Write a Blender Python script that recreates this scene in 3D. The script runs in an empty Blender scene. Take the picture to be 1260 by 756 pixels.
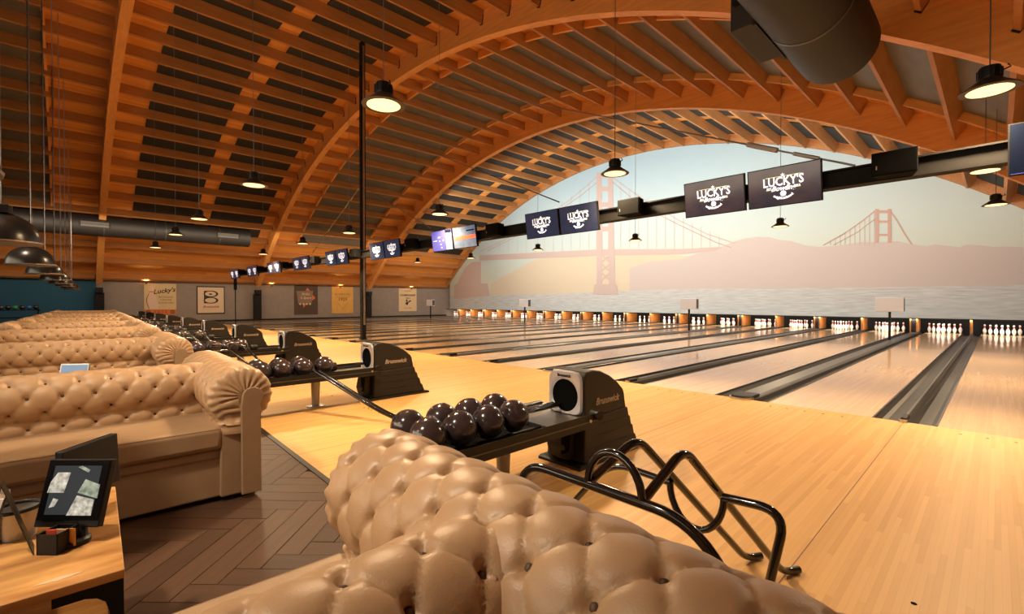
import bpy, math, random
import numpy as np
from mathutils import Vector, Matrix
random.seed(7)
S = bpy.context.scene
COL = S.collection
PI = math.pi

# ---------------------------------------------------------------- camera
CAM_F, CAM_YAW, CAM_PITCH, CAM_H = 572.5, .8064, -.0124, 1.266
cd = bpy.data.cameras.new('camera'); cam = bpy.data.objects.new('camera', cd); COL.objects.link(cam)
cd.sensor_width = 36; cd.lens = CAM_F / 1260 * 36; cd.clip_start = .02; cd.clip_end = 200
cam.location = (0, 0, CAM_H); cam.rotation_euler = (PI / 2 + CAM_PITCH, 0, CAM_YAW)
S.camera = cam
# ---------------------------------------------------------------- world and exposure
w = bpy.data.worlds.new('world'); S.world = w; w.use_nodes = True
w.node_tree.nodes['Background'].inputs[0].default_value = (.55, .65, .8, 1)
w.node_tree.nodes['Background'].inputs[1].default_value = .4
S.view_settings.view_transform = 'Standard'; S.view_settings.look = 'None'
S.view_settings.gamma = 1; S.view_settings.use_curve_mapping = False
S.view_settings.exposure = 0.0
# ---------------------------------------------------------------- large lights
def area(name, loc, rot, sx, sy, power, col):
    l = bpy.data.lights.new(name, 'AREA'); l.shape = 'RECTANGLE'; l.size = sx; l.size_y = sy
    l.energy = power; l.color = col
    o = bpy.data.objects.new(name, l); o.location = loc; o.rotation_euler = rot; COL.objects.link(o); return o
WARM = (1, .72, .42)
area('mural_wash_fill', (-15, 17.6, 7.7), (math.radians(68), 0, 0), 19, .8, 760, (.88, .95, 1))  # added light with no fixture, brightens the mural
area('mural_low_fill', (-12.0, 17.4, 4.6), (math.radians(88), 0, 0), 28, .6, 1150, (.98, .96, .93))  # second unseen source, added to lift the lower mural
area('pin_light', (-15.5, 24.42, .57), (math.radians(35), 0, 0), 35, .12, 500, (1, .92, .8))
area('rear_fill_light', (-7, -6.0, 3.2), (math.radians(82), 0, 0), 14, 2.2, 420, (1, .84, .64))  # added fill in front of the rear wall, which has no window
area('left_wall_fill', (-28.5, 9, 4.6), (0, math.radians(48), 0), 1.2, 26, 420, (1, .78, .55))  # added fill, no lamp hangs here; brightens the far grey wall
PEND_W = 190
for k in range(4):
    l = bpy.data.lights.new('booth_fill_spot', 'SPOT'); l.energy = 330 if k else 620; l.color = (1, .80, .58); l.spot_size = math.radians(62); l.spot_blend = .6; l.shadow_soft_size = .12
    o = bpy.data.objects.new('booth_fill_spot', l); o.location = (-2.35 - 3.31*k, -1.1, 4.2); o.rotation_euler = (math.radians(24), 0, 0); COL.objects.link(o)      # added spots without fixtures, brighten the sofa arms

# ---------------------------------------------------------------- helpers
class MB:
    def __init__(s): s.v = []; s.f = []; s.m = []
    def add(s, vs, fs, mi=0):
        n = len(s.v); s.v += [tuple(map(float, p)) for p in vs]; s.f += [tuple(i + n for i in f) for f in fs]; s.m += [mi] * len(fs); return s
    def box(s, x0, x1, y0, y1, z0, z1, mi=0):
        return s.add([(x0,y0,z0),(x1,y0,z0),(x1,y1,z0),(x0,y1,z0),(x0,y0,z1),(x1,y0,z1),(x1,y1,z1),(x0,y1,z1)],
                     [(3,2,1,0),(4,5,6,7),(0,1,5,4),(1,2,6,5),(2,3,7,6),(3,0,4,7)], mi)
    def hexa(s, p, mi=0):
        return s.add(p, [(3,2,1,0),(4,5,6,7),(0,1,5,4),(1,2,6,5),(2,3,7,6),(3,0,4,7)], mi)
    def prism(s, poly, fn, t0, t1, mi=0):      # fn(a, b, t) -> xyz
        n = len(poly)
        vs = [fn(a, b, t0) for a, b in poly] + [fn(a, b, t1) for a, b in poly]
        fs = [tuple(range(n - 1, -1, -1)), tuple(range(n, 2 * n))] + [(i, (i + 1) % n, n + (i + 1) % n, n + i) for i in range(n)]
        return s.add(vs, fs, mi)
    def tube(s, pts, r, n=8, cap=True, mi=0, r1=None):
        P = [Vector(p) for p in pts]; rings = []; up = None
        for i, p in enumerate(P):
            t = (P[min(i + 1, len(P) - 1)] - P[max(i - 1, 0)]).normalized()
            if up is None:
                up = Vector((0, 0, 1)) if abs(t.z) < .9 else Vector((1, 0, 0))
            a = (up - t * up.dot(t)).normalized(); b = t.cross(a); up = a
            rr = r if r1 is None else r + (r1 - r) * i / (len(P) - 1)
            rings.append([p + (a * math.cos(2*PI*k/n) + b * math.sin(2*PI*k/n)) * rr for k in range(n)])
        vs = [q for R in rings for q in R]; fs = []
        for i in range(len(P) - 1):
            for k in range(n):
                fs.append((i*n+k, i*n+(k+1) % n, (i+1)*n+(k+1) % n, (i+1)*n+k))
        if cap: fs += [tuple(range(n - 1, -1, -1)), tuple((len(P)-1)*n + k for k in range(n))]
        return s.add(vs, fs, mi)
    def lathe(s, prof, n=16, c=(0, 0, 0), mi=0, mf=None):      # prof [(r,z)]
        vs = [(c[0] + r*math.cos(2*PI*k/n), c[1] + r*math.sin(2*PI*k/n), c[2] + z) for r, z in prof for k in range(n)]
        for i in range(len(prof) - 1):
            fs = [(i*n+k, i*n+(k+1) % n, (i+1)*n+(k+1) % n, (i+1)*n+k) for k in range(n)]
            if i == 0: pass
            nn = len(s.v) if i == 0 else base
            if i == 0: base = nn; s.v += vs
            s.f += [tuple(q + base for q in f) for f in fs]; s.m += [mf(i) if mf else mi] * n
        s.f += [tuple(base + k for k in range(n - 1, -1, -1)), tuple(base + (len(prof)-1)*n + k for k in range(n))]; s.m += [mf(0) if mf else mi, mf(len(prof)-2) if mf else mi]
        return s
    def sphere(s, c, r, n=16, m=10, mi=0):
        return s.lathe([(max(r*math.sin(PI*i/m), 1e-4), -r*math.cos(PI*i/m)) for i in range(m + 1)], n, c, mi)
    def build(s, name, mats, parent=None, smooth=False, bevel=0, loc=None, seg=2):
        me = bpy.data.meshes.new(name); me.from_pydata(s.v, [], s.f)
        for m_ in (mats if isinstance(mats, (list, tuple)) else [mats]): me.materials.append(m_)
        me.polygons.foreach_set('material_index', s.m)
        if smooth: me.polygons.foreach_set('use_smooth', [True] * len(s.f))
        me.validate(); me.update()
        o = bpy.data.objects.new(name, me); COL.objects.link(o)
        if parent: o.parent = parent
        if loc: o.location = loc
        if bevel:
            b = o.modifiers.new('bevel', 'BEVEL'); b.width = bevel; b.segments = seg; b.limit_method = 'ANGLE'; b.angle_limit = .6
        if smooth:
            try: me.set_sharp_from_angle(angle=.9)
            except Exception: pass
        return o
def tag(o, label=None, cat=None, group=None, kind=None):
    if label: o['label'] = label
    if cat: o['category'] = cat
    if group: o['group'] = group
    if kind: o['kind'] = kind
    return o
def thing(name, loc, label, cat, group=None, rz=0, kind=None):
    o = bpy.data.objects.new(name, None); COL.objects.link(o); o.empty_display_size = .1
    o.location = loc; o.rotation_euler = (0, 0, rz); return tag(o, label, cat, group, kind)
def copytree(o, parent=None):
    c = o.copy(); COL.objects.link(c)
    if parent: c.parent = parent
    for ch in o.children: copytree(ch, c)
    return c
def dup(o, loc, label, rz=None):
    c = copytree(o); c.location = loc; c['label'] = label
    if rz is not None: c.rotation_euler = (0, 0, rz)
    return c
ORD = ['first', 'second', 'third', 'fourth', 'fifth', 'sixth', 'seventh', 'eighth', 'ninth', 'tenth', 'eleventh', 'twelfth',
       'thirteenth', 'fourteenth', 'fifteenth', 'sixteenth', 'seventeenth', 'eighteenth', 'nineteenth', 'twentieth', 'twenty-first', 'twenty-second']
def from_right(k): return 'rightmost' if k == 0 else ORD[k] + ' from the right'
# survey helper: point on the plane y=Y / x=X / z=Z that lies on a sight line of the surveyed photograph
_F = Vector((-math.sin(CAM_YAW)*math.cos(CAM_PITCH), math.cos(CAM_YAW)*math.cos(CAM_PITCH), math.sin(CAM_PITCH)))
_R = Vector((math.cos(CAM_YAW), math.sin(CAM_YAW), 0)); _U = _R.cross(_F); _C = Vector((0, 0, CAM_H))
def at(px, py, X=None, Y=None, Z=None):
    d = _F + _R*(px-630)/CAM_F - _U*(py-378)/CAM_F
    t = X/d.x if X is not None else Y/d.y if Y is not None else (Z-CAM_H)/d.z
    return _C + d*t

# ---------------------------------------------------------------- materials
def mat(name, col, rough=.5, metal=0, spec=.5, emit=None, es=1, coat=0, noise=None, bump=None):
    """noise=(scale xyz, amount, colour2) mixes a second colour; bump=(scale, strength, distance)"""
    m = bpy.data.materials.new(name); m.use_nodes = True; nt = m.node_tree; N = nt.nodes; L = nt.links
    b = N['Principled BSDF']; b.inputs['Base Color'].default_value = (*col, 1); b.inputs['Roughness'].default_value = rough
    b.inputs['Metallic'].default_value = metal; b.inputs['Specular IOR Level'].default_value = spec
    b.inputs['Coat Weight'].default_value = coat; b.inputs['Coat Roughness'].default_value = .08
    if emit: b.inputs['Emission Color'].default_value = (*emit, 1); b.inputs['Emission Strength'].default_value = es
    if noise or bump: tc = N.new('ShaderNodeTexCoord')
    if noise:
        sc, amt, c2 = noise
        mp = N.new('ShaderNodeMapping'); mp.inputs['Scale'].default_value = sc; L.new(tc.outputs['Object'], mp.inputs[0])
        n = N.new('ShaderNodeTexNoise'); n.inputs['Scale'].default_value = 1; n.inputs['Detail'].default_value = 4; L.new(mp.outputs[0], n.inputs[0])
        r = N.new('ShaderNodeValToRGB'); r.color_ramp.elements[0].position = .5 - amt/2; r.color_ramp.elements[1].position = .5 + amt/2
        r.color_ramp.elements[0].color = (*c2, 1); r.color_ramp.elements[1].color = (*col, 1)
        L.new(n.outputs[0], r.inputs[0]); L.new(r.outputs[0], b.inputs['Base Color'])
        if emit: L.new(r.outputs[0], b.inputs['Emission Color'])
    if bump:
        n2 = N.new('ShaderNodeTexNoise'); n2.inputs['Scale'].default_value = bump[0]; n2.inputs['Detail'].default_value = 3; L.new(tc.outputs['Object'], n2.inputs[0])
        bp = N.new('ShaderNodeBump'); bp.inputs['Strength'].default_value = bump[1]; bp.inputs['Distance'].default_value = bump[2]
        L.new(n2.outputs[0], bp.inputs['Height']); L.new(bp.outputs[0], b.inputs['Normal'])
    return m
def strip_mat(name, wid, ca, cb, rough, coat, cross=1.1, seam=.0, joint=None, axis='X'):
    """narrow boards running along Y: colour per board and per length, thin darker seams"""
    m = bpy.data.materials.new(name); m.use_nodes = True; nt = m.node_tree; N = nt.nodes; L = nt.links
    b = N['Principled BSDF']; b.inputs['Roughness'].default_value = rough; b.inputs['Coat Weight'].default_value = coat; b.inputs['Coat Roughness'].default_value = .06
    g = N.new('ShaderNodeNewGeometry'); sp = N.new('ShaderNodeSeparateXYZ'); L.new(g.outputs['Position'], sp.inputs[0])
    def M(op, a, c=None, d=None):
        q = N.new('ShaderNodeMath'); q.operation = op
        for i, v in enumerate((a, c, d)):
            if v is None: continue
            if isinstance(v, (int, float)): q.inputs[i].default_value = v
            else: L.new(v, q.inputs[i])
        return q.outputs[0]
    u = M('DIVIDE', sp.outputs['X'], wid); fl = M('FLOOR', u); fr = M('SUBTRACT', u, fl)
    wn = N.new('ShaderNodeTexWhiteNoise'); wn.noise_dimensions = '1D'; L.new(fl, wn.inputs['W'])
    v = M('ADD', M('DIVIDE', sp.outputs['Y'], cross), M('MULTIPLY', wn.outputs[0], 17.0)); vf = M('FLOOR', v)
    wn2 = N.new('ShaderNodeTexWhiteNoise'); wn2.noise_dimensions = '2D'
    cx = N.new('ShaderNodeCombineXYZ'); L.new(fl, cx.inputs[0]); L.new(vf, cx.inputs[1]); L.new(cx.outputs[0], wn2.inputs['Vector'])
    mp = N.new('ShaderNodeMapping'); mp.inputs['Scale'].default_value = (60, 2.2, 1); L.new(g.outputs['Position'], mp.inputs[0])
    ns = N.new('ShaderNodeTexNoise'); ns.inputs['Scale'].default_value = 1; ns.inputs['Detail'].default_value = 3; L.new(mp.outputs[0], ns.inputs[0])
    fac = M('ADD', M('MULTIPLY', wn2.outputs[0], .75), M('MULTIPLY', ns.outputs[0], .4))
    r = N.new('ShaderNodeMix'); r.data_type = 'RGBA'; L.new(fac, r.inputs[0]); r.inputs[6].default_value = (*ca, 1); r.inputs[7].default_value = (*cb, 1)
    out = r.outputs[2]
    s1 = M('LESS_THAN', fr, .035)
    k = s1
    if joint:
        w_ = M('DIVIDE', M('SUBTRACT', sp.outputs['X'], joint[0]), joint[1]); f2 = M('SUBTRACT', w_, M('FLOOR', w_))
        k = M('MAXIMUM', M('MULTIPLY', s1, .3), M('LESS_THAN', f2, .0035))
    else: k = M('MULTIPLY', s1, .35)
    r2 = N.new('ShaderNodeMix'); r2.data_type = 'RGBA'; L.new(k, r2.inputs[0]); L.new(out, r2.inputs[6]); r2.inputs[7].default_value = (ca[0]*.25, ca[1]*.2, ca[2]*.2, 1)
    L.new(r2.outputs[2], b.inputs['Base Color'])
    return m
M_lane = strip_mat('lane_boards', .0264, (.73, .49, .255), (.63, .40, .185), .17, .36)
M_appr = strip_mat('approach_boards', .0264, (.70, .41, .145), (.57, .305, .09), .48, 0, joint=(-.67, 1.655))
M_leather = mat('tan_leather', (.49, .315, .178), .40, noise=((9, 9, 9), .5, (.42, .26, .14)), bump=(230, .3, .0025))
M_leather2 = mat('tan_leather_flat', (.36, .235, .135), .5, noise=((14, 14, 14), .6, (.31, .195, .108)), bump=(160, .3, .003))
M_btn = mat('leather_button', (.09, .05, .028), .5)
M_pipe = mat('leather_piping', (.62, .42, .26), .4)
M_glulam = mat('glulam_timber', (.82, .385, .10), .6, noise=((1.2, 14, 14), .5, (.66, .28, .07)), bump=(18, .25, .01))
M_purlin = mat('purlin_timber', (.52, .235, .07), .65, noise=((30, 1.4, 10), .6, (.38, .155, .042)))
M_deck = strip_mat('ceiling_boards', .11, (.84, .37, .08), (.62, .25, .05), .6, 0, cross=3)
M_panel = mat('black_acoustic_panel', (.018, .016, .014), .85, noise=((20, 20, 20), .5, (.03, .027, .022)))
M_sky = mat('skylight_panel', (.17, .15, .115), .55, noise=((4, 1, 4), .7, (.09, .075, .055)))
M_greyw = mat('grey_wall_paint', (.34, .285, .24), .85, noise=((3, 3, 3), .6, (.29, .24, .20)))
M_blue = mat('blue_wall_paint', (.02, .10, .17), .8)
M_trimw = mat('timber_trim', (.68, .30, .06), .5)
M_black = mat('black_satin_plastic', (.010, .009, .008), .45, spec=.3)
M_hood = mat('hood_black_plastic', (.015, .012, .009), .55, spec=.3, bump=(260, .3, .002))
M_silver = mat('silver_plastic', (.62, .62, .66), .28, metal=.5)
M_dark = mat('near_black', (.003, .003, .003), .9, spec=.05)
M_steel = mat('brushed_steel', (.55, .52, .48), .35, metal=1)
M_legg = mat('grey_painted_steel', (.33, .29, .25), .4, metal=.3)
M_tubeb = mat('black_gloss_tube', (.008, .007, .007), .13, coat=.6)
M_gut = mat('gutter_grey', (.045, .042, .04), .38, noise=((6, .8, 6), .6, (.03, .028, .026)))
M_cap = mat('division_cap_grey', (.075, .07, .065), .35)
M_capbl = mat('division_black', (.014, .013, .012), .4)
M_pinw = mat('pin_white', (.86, .84, .78), .25); M_red = mat('pin_red', (.6, .03, .02), .4)
M_ball = mat('dark_purple_ball', (.030, .022, .026), .18, coat=.4, noise=((9, 9, 9), .4, (.055, .036, .036)))
M_hole = mat('finger_hole', (.004, .003, .003), .9)
M_pit = mat('pit_black', (.012, .010, .009), .9)
M_kick = mat('kickback_board', (.52, .20, .045), .5, noise=((2, 6, 6), .6, (.34, .10, .02)))
M_rubber = mat('dark_floor_strip', (.02, .015, .012), .5)
M_lampb = mat('lamp_shade_dark', (.05, .042, .038), .4, metal=.3)
M_lampin = mat('lamp_glow', (1, .8, .5), .5, emit=(1, .74, .36), es=1.7)
M_domeo = mat('dome_metal', (.045, .042, .04), .28, metal=.7); M_domei = mat('dome_inside', (.5, .45, .38), .5)
M_duct = mat('black_duct', (.02, .018, .017), .6, noise=((60, .3, .3), .4, (.026, .024, .023)))
M_chain = mat('zinc_chain', (.45, .42, .4), .4, metal=.8)
M_beam = mat('beam_black', (.010, .009, .008), .6, spec=.15)
M_tabletop = mat('mango_wood', (.66, .36, .12), .34, noise=((16, 3, 6), .38, (.27, .105, .025)))
M_text = mat('screen_white', (.9, .92, 1), .5, emit=(.85, .9, 1), es=1.0)
M_yel = mat('screen_yellow', (.8, .8, .2), .5, emit=(.75, .72, .25), es=1.0)
M_orange_print = mat('orange_print', (.75, .19, .05), .7)
M_logo = mat('grey_lettering', (.34, .27, .2), .5)
def pl(n, c, r=.8): return mat(n, c, r)

def text(body, size, m, name, parent, loc, rot=(PI/2, 0, 0), shear=0, ext=.001, bold=0, align='CENTER', sx=1, arc=None):
    cu = bpy.data.curves.new(name, 'FONT'); cu.body = body; cu.size = size; cu.shear = shear; cu.extrude = ext
    cu.offset = bold; cu.align_x = align; cu.align_y = 'CENTER'; cu.resolution_u = 2
    t = bpy.data.objects.new(name, cu); COL.objects.link(t)
    dg = bpy.context.evaluated_depsgraph_get(); me = bpy.data.meshes.new_from_object(t.evaluated_get(dg))
    bpy.data.objects.remove(t)
    if arc:
        for v in me.vertices:
            a = v.co.x / arc; rr = arc - v.co.y
            v.co.x, v.co.y = math.sin(a) * rr, (arc - math.cos(a) * rr) if arc > 0 else (arc - math.cos(a) * rr)
    me.materials.clear(); me.materials.append(m)
    o = bpy.data.objects.new(name, me); COL.objects.link(o); o.parent = parent; o.location = loc; o.rotation_euler = rot; o.scale = (sx, 1, 1)
    return o

# ================================================================= SETTING
P = 3.31                         # width of a pair of lanes
YF = 6.33                        # foul line
XW, XR, YB, YM, YE = -33.75, 3.0, -6.4, 24.3, 26.0
CX, CZ, RA = -15.3, -16.1, 25.6  # vault axis, arch soffit radius
SK = -.033                       # the seating runs slightly askew to the lanes
def edgeY(x): return 1.22 - .033 * x          # edge of seating floor

def struct(o): return tag(o, kind='structure')
floor = struct(MB().box(XW, XR, YB, YE, -.3, -.16).build('floor', M_rubber))
# approach
m = MB(); yl, yr = edgeY(XW), edgeY(XR)
m.hexa([(XW, yl, -.15), (XR, yr, -.15), (XR, YF, -.15), (XW, YF, -.15), (XW, yl, 0), (XR, yr, 0), (XR, YF, 0), (XW, YF, 0)])
m.build('approach_deck', M_appr, floor)
m = MB()
for px, py in ((1097, 724), (1146, 741), (1107, 640)):
    p = at(px, py, Z=0)
for j in range(-1, 8):
    for q in (-2, -1, 0, 1, 2):
        cx_ = .13 - j * 1.655 + q * .18
        m.lathe([(.011, 0), (.011, .0015)], 8, (cx_, 2.55, 0)); m.lathe([(.011, 0), (.011, .0015)], 8, (cx_, YF - .2, 0))
tag(m.build('approach_dot', M_dark, floor), kind='stuff')
MB().hexa([(XW, yl-.03, .0), (XR, yr-.03, 0), (XR, yr+.012, 0), (XW, yl+.012, 0), (XW, yl-.03, .006), (XR, yr-.03, .006), (XR, yr+.012, .006), (XW, yl+.012, .006)]).build('floor_strip', M_rubber, floor)
# seating floor slab (under the herringbone and beyond it)
M_wood_d = mat('brown_wood_floor', (.10, .046, .025), .45, noise=((2.5, 22, 2), .6, (.085, .038, .02)))
M_wds = [mat('brown_plank_%s' % n, c, .52, spec=.35, noise=((3, 26, 3), .7, tuple(q*.6 for q in c))) for n, c in
         (('dark', (.075, .036, .019)), ('mid', (.09, .044, .024)), ('light', (.108, .054, .029)), ('red', (.085, .038, .019)))]
MB().hexa([(XW, YB, -.15), (XR, YB, -.15), (XR, yr, -.15), (XW, yl, -.15), (XW, YB, -.012), (XR, YB, -.012), (XR, yr, -.012), (XW, yl, -.012)]).build('subfloor', mat('grout_dark', (.03, .016, .01), .8), floor)
MB().hexa([(XW, YB, -.012), (-5.3, YB, -.012), (-5.3, edgeY(-5.3)-.03, -.012), (XW, yl-.03, -.012), (XW, YB, 0), (-5.3, YB, 0), (-5.3, edgeY(-5.3)-.03, 0), (XW, yl-.03, 0)]).build('far_floor', M_wood_d, floor)
MB().hexa([(-.9, YB, -.012), (XR, YB, -.012), (XR, yr-.03, -.012), (-.9, edgeY(-.9)-.03, -.012), (-.9, YB, 0), (XR, YB, 0), (XR, yr-.03, 0), (-.9, edgeY(-.9)-.03, 0)]).build('near_floor', M_wood_d, floor)
def clip(poly, a, b, c):      # keep a x + b y <= c
    out = []
    for i in range(len(poly)):
        p, q = poly[i], poly[(i+1) % len(poly)]; fp = a*p[0]+b*p[1]-c; fq = a*q[0]+b*q[1]-c
        if fp <= 0: out.append(p)
        if fp * fq < 0: t = fp/(fp-fq); out.append((p[0]+(q[0]-p[0])*t, p[1]+(q[1]-p[1])*t))
    return out
PW, PLn = .125, .75
cnt = 0
for i in range(-40, 40):
    for j in range(-12, 12):
        for o_ in (0, 1):
            ax, ay = i*PW + j*PLn, i*PW - j*PLn + 0
            # classic herringbone in a 45 degree turned frame
            if o_ == 0: r = (ax, ay, ax+PLn, ay+PW)
            else: r = (ax + PLn, ay + PW - PLn, ax+PLn+PW, ay + PW)
            cs, sn = math.cos(PI/4), math.sin(PI/4); g = .0018
            quad = [(r[0]+g, r[1]+g), (r[2]-g, r[1]+g), (r[2]-g, r[3]-g), (r[0]+g, r[3]-g)]
            quad = [(-2.4 + x*cs - y*sn, .3 + x*sn + y*cs) for x, y in quad]
            quad = clip(clip(clip(clip(quad, .033, 1, 1.19), 1, 0, -.9), -1, 0, 5.3), 0, -1, .75)
            if len(quad) < 3: continue
            area_ = abs(sum(quad[q][0]*quad[(q+1) % len(quad)][1]-quad[(q+1) % len(quad)][0]*quad[q][1] for q in range(len(quad))))/2
            if area_ < .002: continue
            c0 = (sum(q[0] for q in quad)/len(quad), sum(q[1] for q in quad)/len(quad))
            ang = PI/4 if o_ == 0 else -PI/4
            loc = [((x-c0[0])*math.cos(ang)+(y-c0[1])*math.sin(ang), -(x-c0[0])*math.sin(ang)+(y-c0[1])*math.cos(ang)) for x, y in quad]
            ob = MB().prism(loc, lambda a, b, t: (a, b, t), -.012, random.uniform(-.0008, .0004)).build('floor_plank', random.choice(M_wds), floor)
            ob.location = (c0[0], c0[1], 0); ob.rotation_euler = (0, 0, ang); cnt += 1
MB().box(-5.3, -.9, YB, -.75, -.012, 0).build('rear_floor', M_wood_d, floor)
print('planks', cnt)

# walls
struct(MB().box(XW-.2, XW, 1.2, YE, -.16, 3.4).build('wall_left', M_greyw))
struct(MB().box(XW-.2, XW+.01, YB, 1.2, -.16, 3.4).build('wall_left_blue', M_blue))
struct(MB().box(XR, XR+.2, YB, YE, -.16, 3.4).build('wall_right', M_greyw))
struct(MB().box(XW-.2, XR+.2, YB-.2, YB, -.16, 12).build('wall_rear', M_greyw))
struct(MB().box(XW, XW+.12, YB, YM, 2.42, 2.56).build('trim_1', M_trimw))
struct(MB().box(XW, XW+.04, 1.25, YM, 0, .10).build('baseboard_left', M_capbl))
struct(MB().box(XW-.2, XR+.2, YE+.05, YE+.25, -.16, 12).build('wall_end', M_pit))

# vault
ceil = thing('ceiling', (0, 0, 0), None, None, kind='structure')
TH = .86
def ringpt(r, th, y): return (CX + r*math.sin(th), y, CZ + r*math.cos(th))
def arcsolid(r0, r1, y0, y1, t0, t1, n=72):
    vs = []; fs = []
    for i in range(n+1):
        th = t0 + (t1-t0)*i/n
        vs += [ringpt(r0, th, y0), ringpt(r0, th, y1), ringpt(r1, th, y1), ringpt(r1, th, y0)]
    for i in range(n):
        for k in range(4):
            fs.append((i*4+k, i*4+(k+1) % 4, i*4+4+(k+1) % 4, i*4+4+k))
    fs += [(3, 2, 1, 0), (n*4, n*4+1, n*4+2, n*4+3)]
    m = MB(); m.add(vs, fs); return m
arcsolid(RA+.76, RA+.82, YB-.2, YE+.3, -.80, .80, 96).build('roof_deck', M_deck, ceil, smooth=True)
AY = [1.3, 9.05, 16.8]
for y in AY: arcsolid(RA, RA+.76, y-.13, y+.13, -.775, .775).build('arch_beam', M_glulam, ceil, smooth=True)
arcsolid(RA+.42, RA+.76, YM-.2, YM-.02, -.775, .775).build('end_beam', M_purlin, ceil, smooth=True)
bays = [(YB, 1.17), (1.43, 8.92), (9.18, 16.67), (16.93, YM-.2)]
DT = .0455
def radial(mb, name, m_, y, th):
    return mb.build(name, m_, ceil)
for bi, (y0, y1) in enumerate(bays):
    L_ = y1 - y0
    proto = None
    pm = MB().box(-.045, .045, 0, L_, RA+.36, RA+.755)
    hung = MB().box(-.048, .048, 0, .03, RA+.34, RA+.62).box(-.048, .048, L_-.03, L_, RA+.34, RA+.62)
    pans = []
    if bi in (1, 3): pans = [('acoustic_panel', MB().box(-.50, .50, L_*.135, L_*.49, RA+.70, RA+.735), M_panel), ('acoustic_panel', MB().box(-.50, .50, L_*.575, L_*.93, RA+.70, RA+.735), M_panel)]
    elif bi == 2: pans = [('skylight_panel', MB().box(-.52, .52, L_*.20, L_*.80, RA+.69, RA+.74), M_sky), ('blocking', MB().box(-.52, .52, L_*.195, L_*.205, RA+.5, RA+.755), M_glulam), ('blocking', MB().box(-.52, .52, L_*.795, L_*.805, RA+.5, RA+.755), M_glulam)]
    else: pans = [('skylight_panel', MB().box(-.52, .52, L_*.20, L_*.785, RA+.69, RA+.74), M_sky), ('blocking', MB().box(-.52, .52, L_*.785, L_*.795, RA+.5, RA+.755), M_glulam)]
    base = []
    for nm, mb, mt in [('purlin', pm, M_purlin)] + pans:
        o = mb.build(nm, mt, ceil); base.append((o, nm))
    h_o = hung.build('purlin_shoe', M_black, base[0][0]) if bi in (0, 1, 2) else None
    for k in range(-17, 18):
        th = k * DT
        for o, nm in base:
            t2 = th if nm == 'purlin' else th + DT/2
            if nm != 'purlin' and k <= -15 and k > -17: continue
            if nm != 'purlin' and k == -17: t2 = DT*17.5 - DT
            if nm != 'purlin' and k >= 16: continue
            if k == -17: ob = o
            else: ob = o.copy(); COL.objects.link(ob)
            ob.location = (CX, y0, CZ); ob.rotation_euler = (0, t2, 0)
            if nm == 'purlin' and h_o is not None and k > -17 and bi == 1:
                hc = h_o.copy(); COL.objects.link(hc); hc.parent = ob
# steel shoes at the arch feet
for i, y in enumerate(AY):
    a = CX - (RA+.38)*math.sin(.775)
    o = MB().box(XW+.01, XW+.42, y-.2, y+.2, 0, 1.72).box(XW+.1, XW+.6, y-.15, y+.15, 1.72, 2.0).build('arch_shoe', M_black, bevel=.01)
    tag(o, 'black steel shoe post carrying the foot of the %s timber arch' % ['nearest', 'middle', 'farthest'][i], 'post')

# ---------------------------------------------------------------- lanes and gutters
def gutter_mesh(x0, x1, wide, y0, y1):
    w = x1 - x0; c = .105 if not wide else .15
    prof = [(0, -.002), (.012, -.002), (.02, -.03), (.05, -.075), (.10, -.09), (w/2-c-.05+.0, -.09), (w/2-c+.0, -.07), (w/2-c, -.01),
            (w/2-c+.03, .0), (w/2+c-.03, .0), (w/2+c, -.01), (w/2+c, -.07), (w/2+c+.05, -.09), (w-.10, -.09), (w-.05, -.075), (w-.02, -.03), (w-.012, -.002), (w, -.002), (w, -.12), (0, -.12)]
    if not wide:
        c = .04
        prof = [(0, -.002), (.012, -.002), (.016, -.03), (.04, -.07), (.08, -.088), (w/2-c-.04, -.088), (w/2-c-.015, -.06), (w/2-c, -.01), (w/2-.02, .012),
                (w/2+.02, .012), (w/2+c, -.01), (w/2+c+.015, -.06), (w/2+c+.04, -.088), (w-.08, -.088), (w-.04, -.07), (w-.016, -.03), (w-.012, -.002), (w, -.002), (w, -.12), (0, -.12)]
    m = MB(); m.prism(prof, lambda a, b, t: (a - w/2, t - y0, b), y0, y1); return m, prof
lane_i = 0
LANES = []
for k in range(-1, 10):
    for x0, x1 in ((-1.97 - P*k, -.934 - P*k), (-3.714 - P*k, -2.64 - P*k)):
        if k == -1 and x0 > 1: continue
        LANES.append((max(x0, XW+.03), x1))
MB().box(1.34, XR, YF, YE, -.15, 0).build('side_lane', M_lane, floor)
for i, (x0, x1) in enumerate(LANES):
    o = MB().box(x0 - (x0+x1)/2, (x1-x0)/2, 0, YE-.45-YF, -.15, 0).build('bowling_lane', M_lane); o.location = ((x0+x1)/2, YF, 0)
    tag(o, 'glossy maple bowling lane, %s of the lanes' % from_right(i), 'lane', 'bowling lanes')
gw, _ = gutter_mesh(0, .67, True, 0, YE-.45-YF); gn, _ = gutter_mesh(0, .53, False, 0, YE-.45-YF)
gutters = [(-2.305 - P*k, True) for k in range(-1, 10)] + [(-.669 - P*k, False) for k in range(0, 10)]
gutters.sort(key=lambda t: -t[0])
wide0 = narrow0 = None
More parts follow.
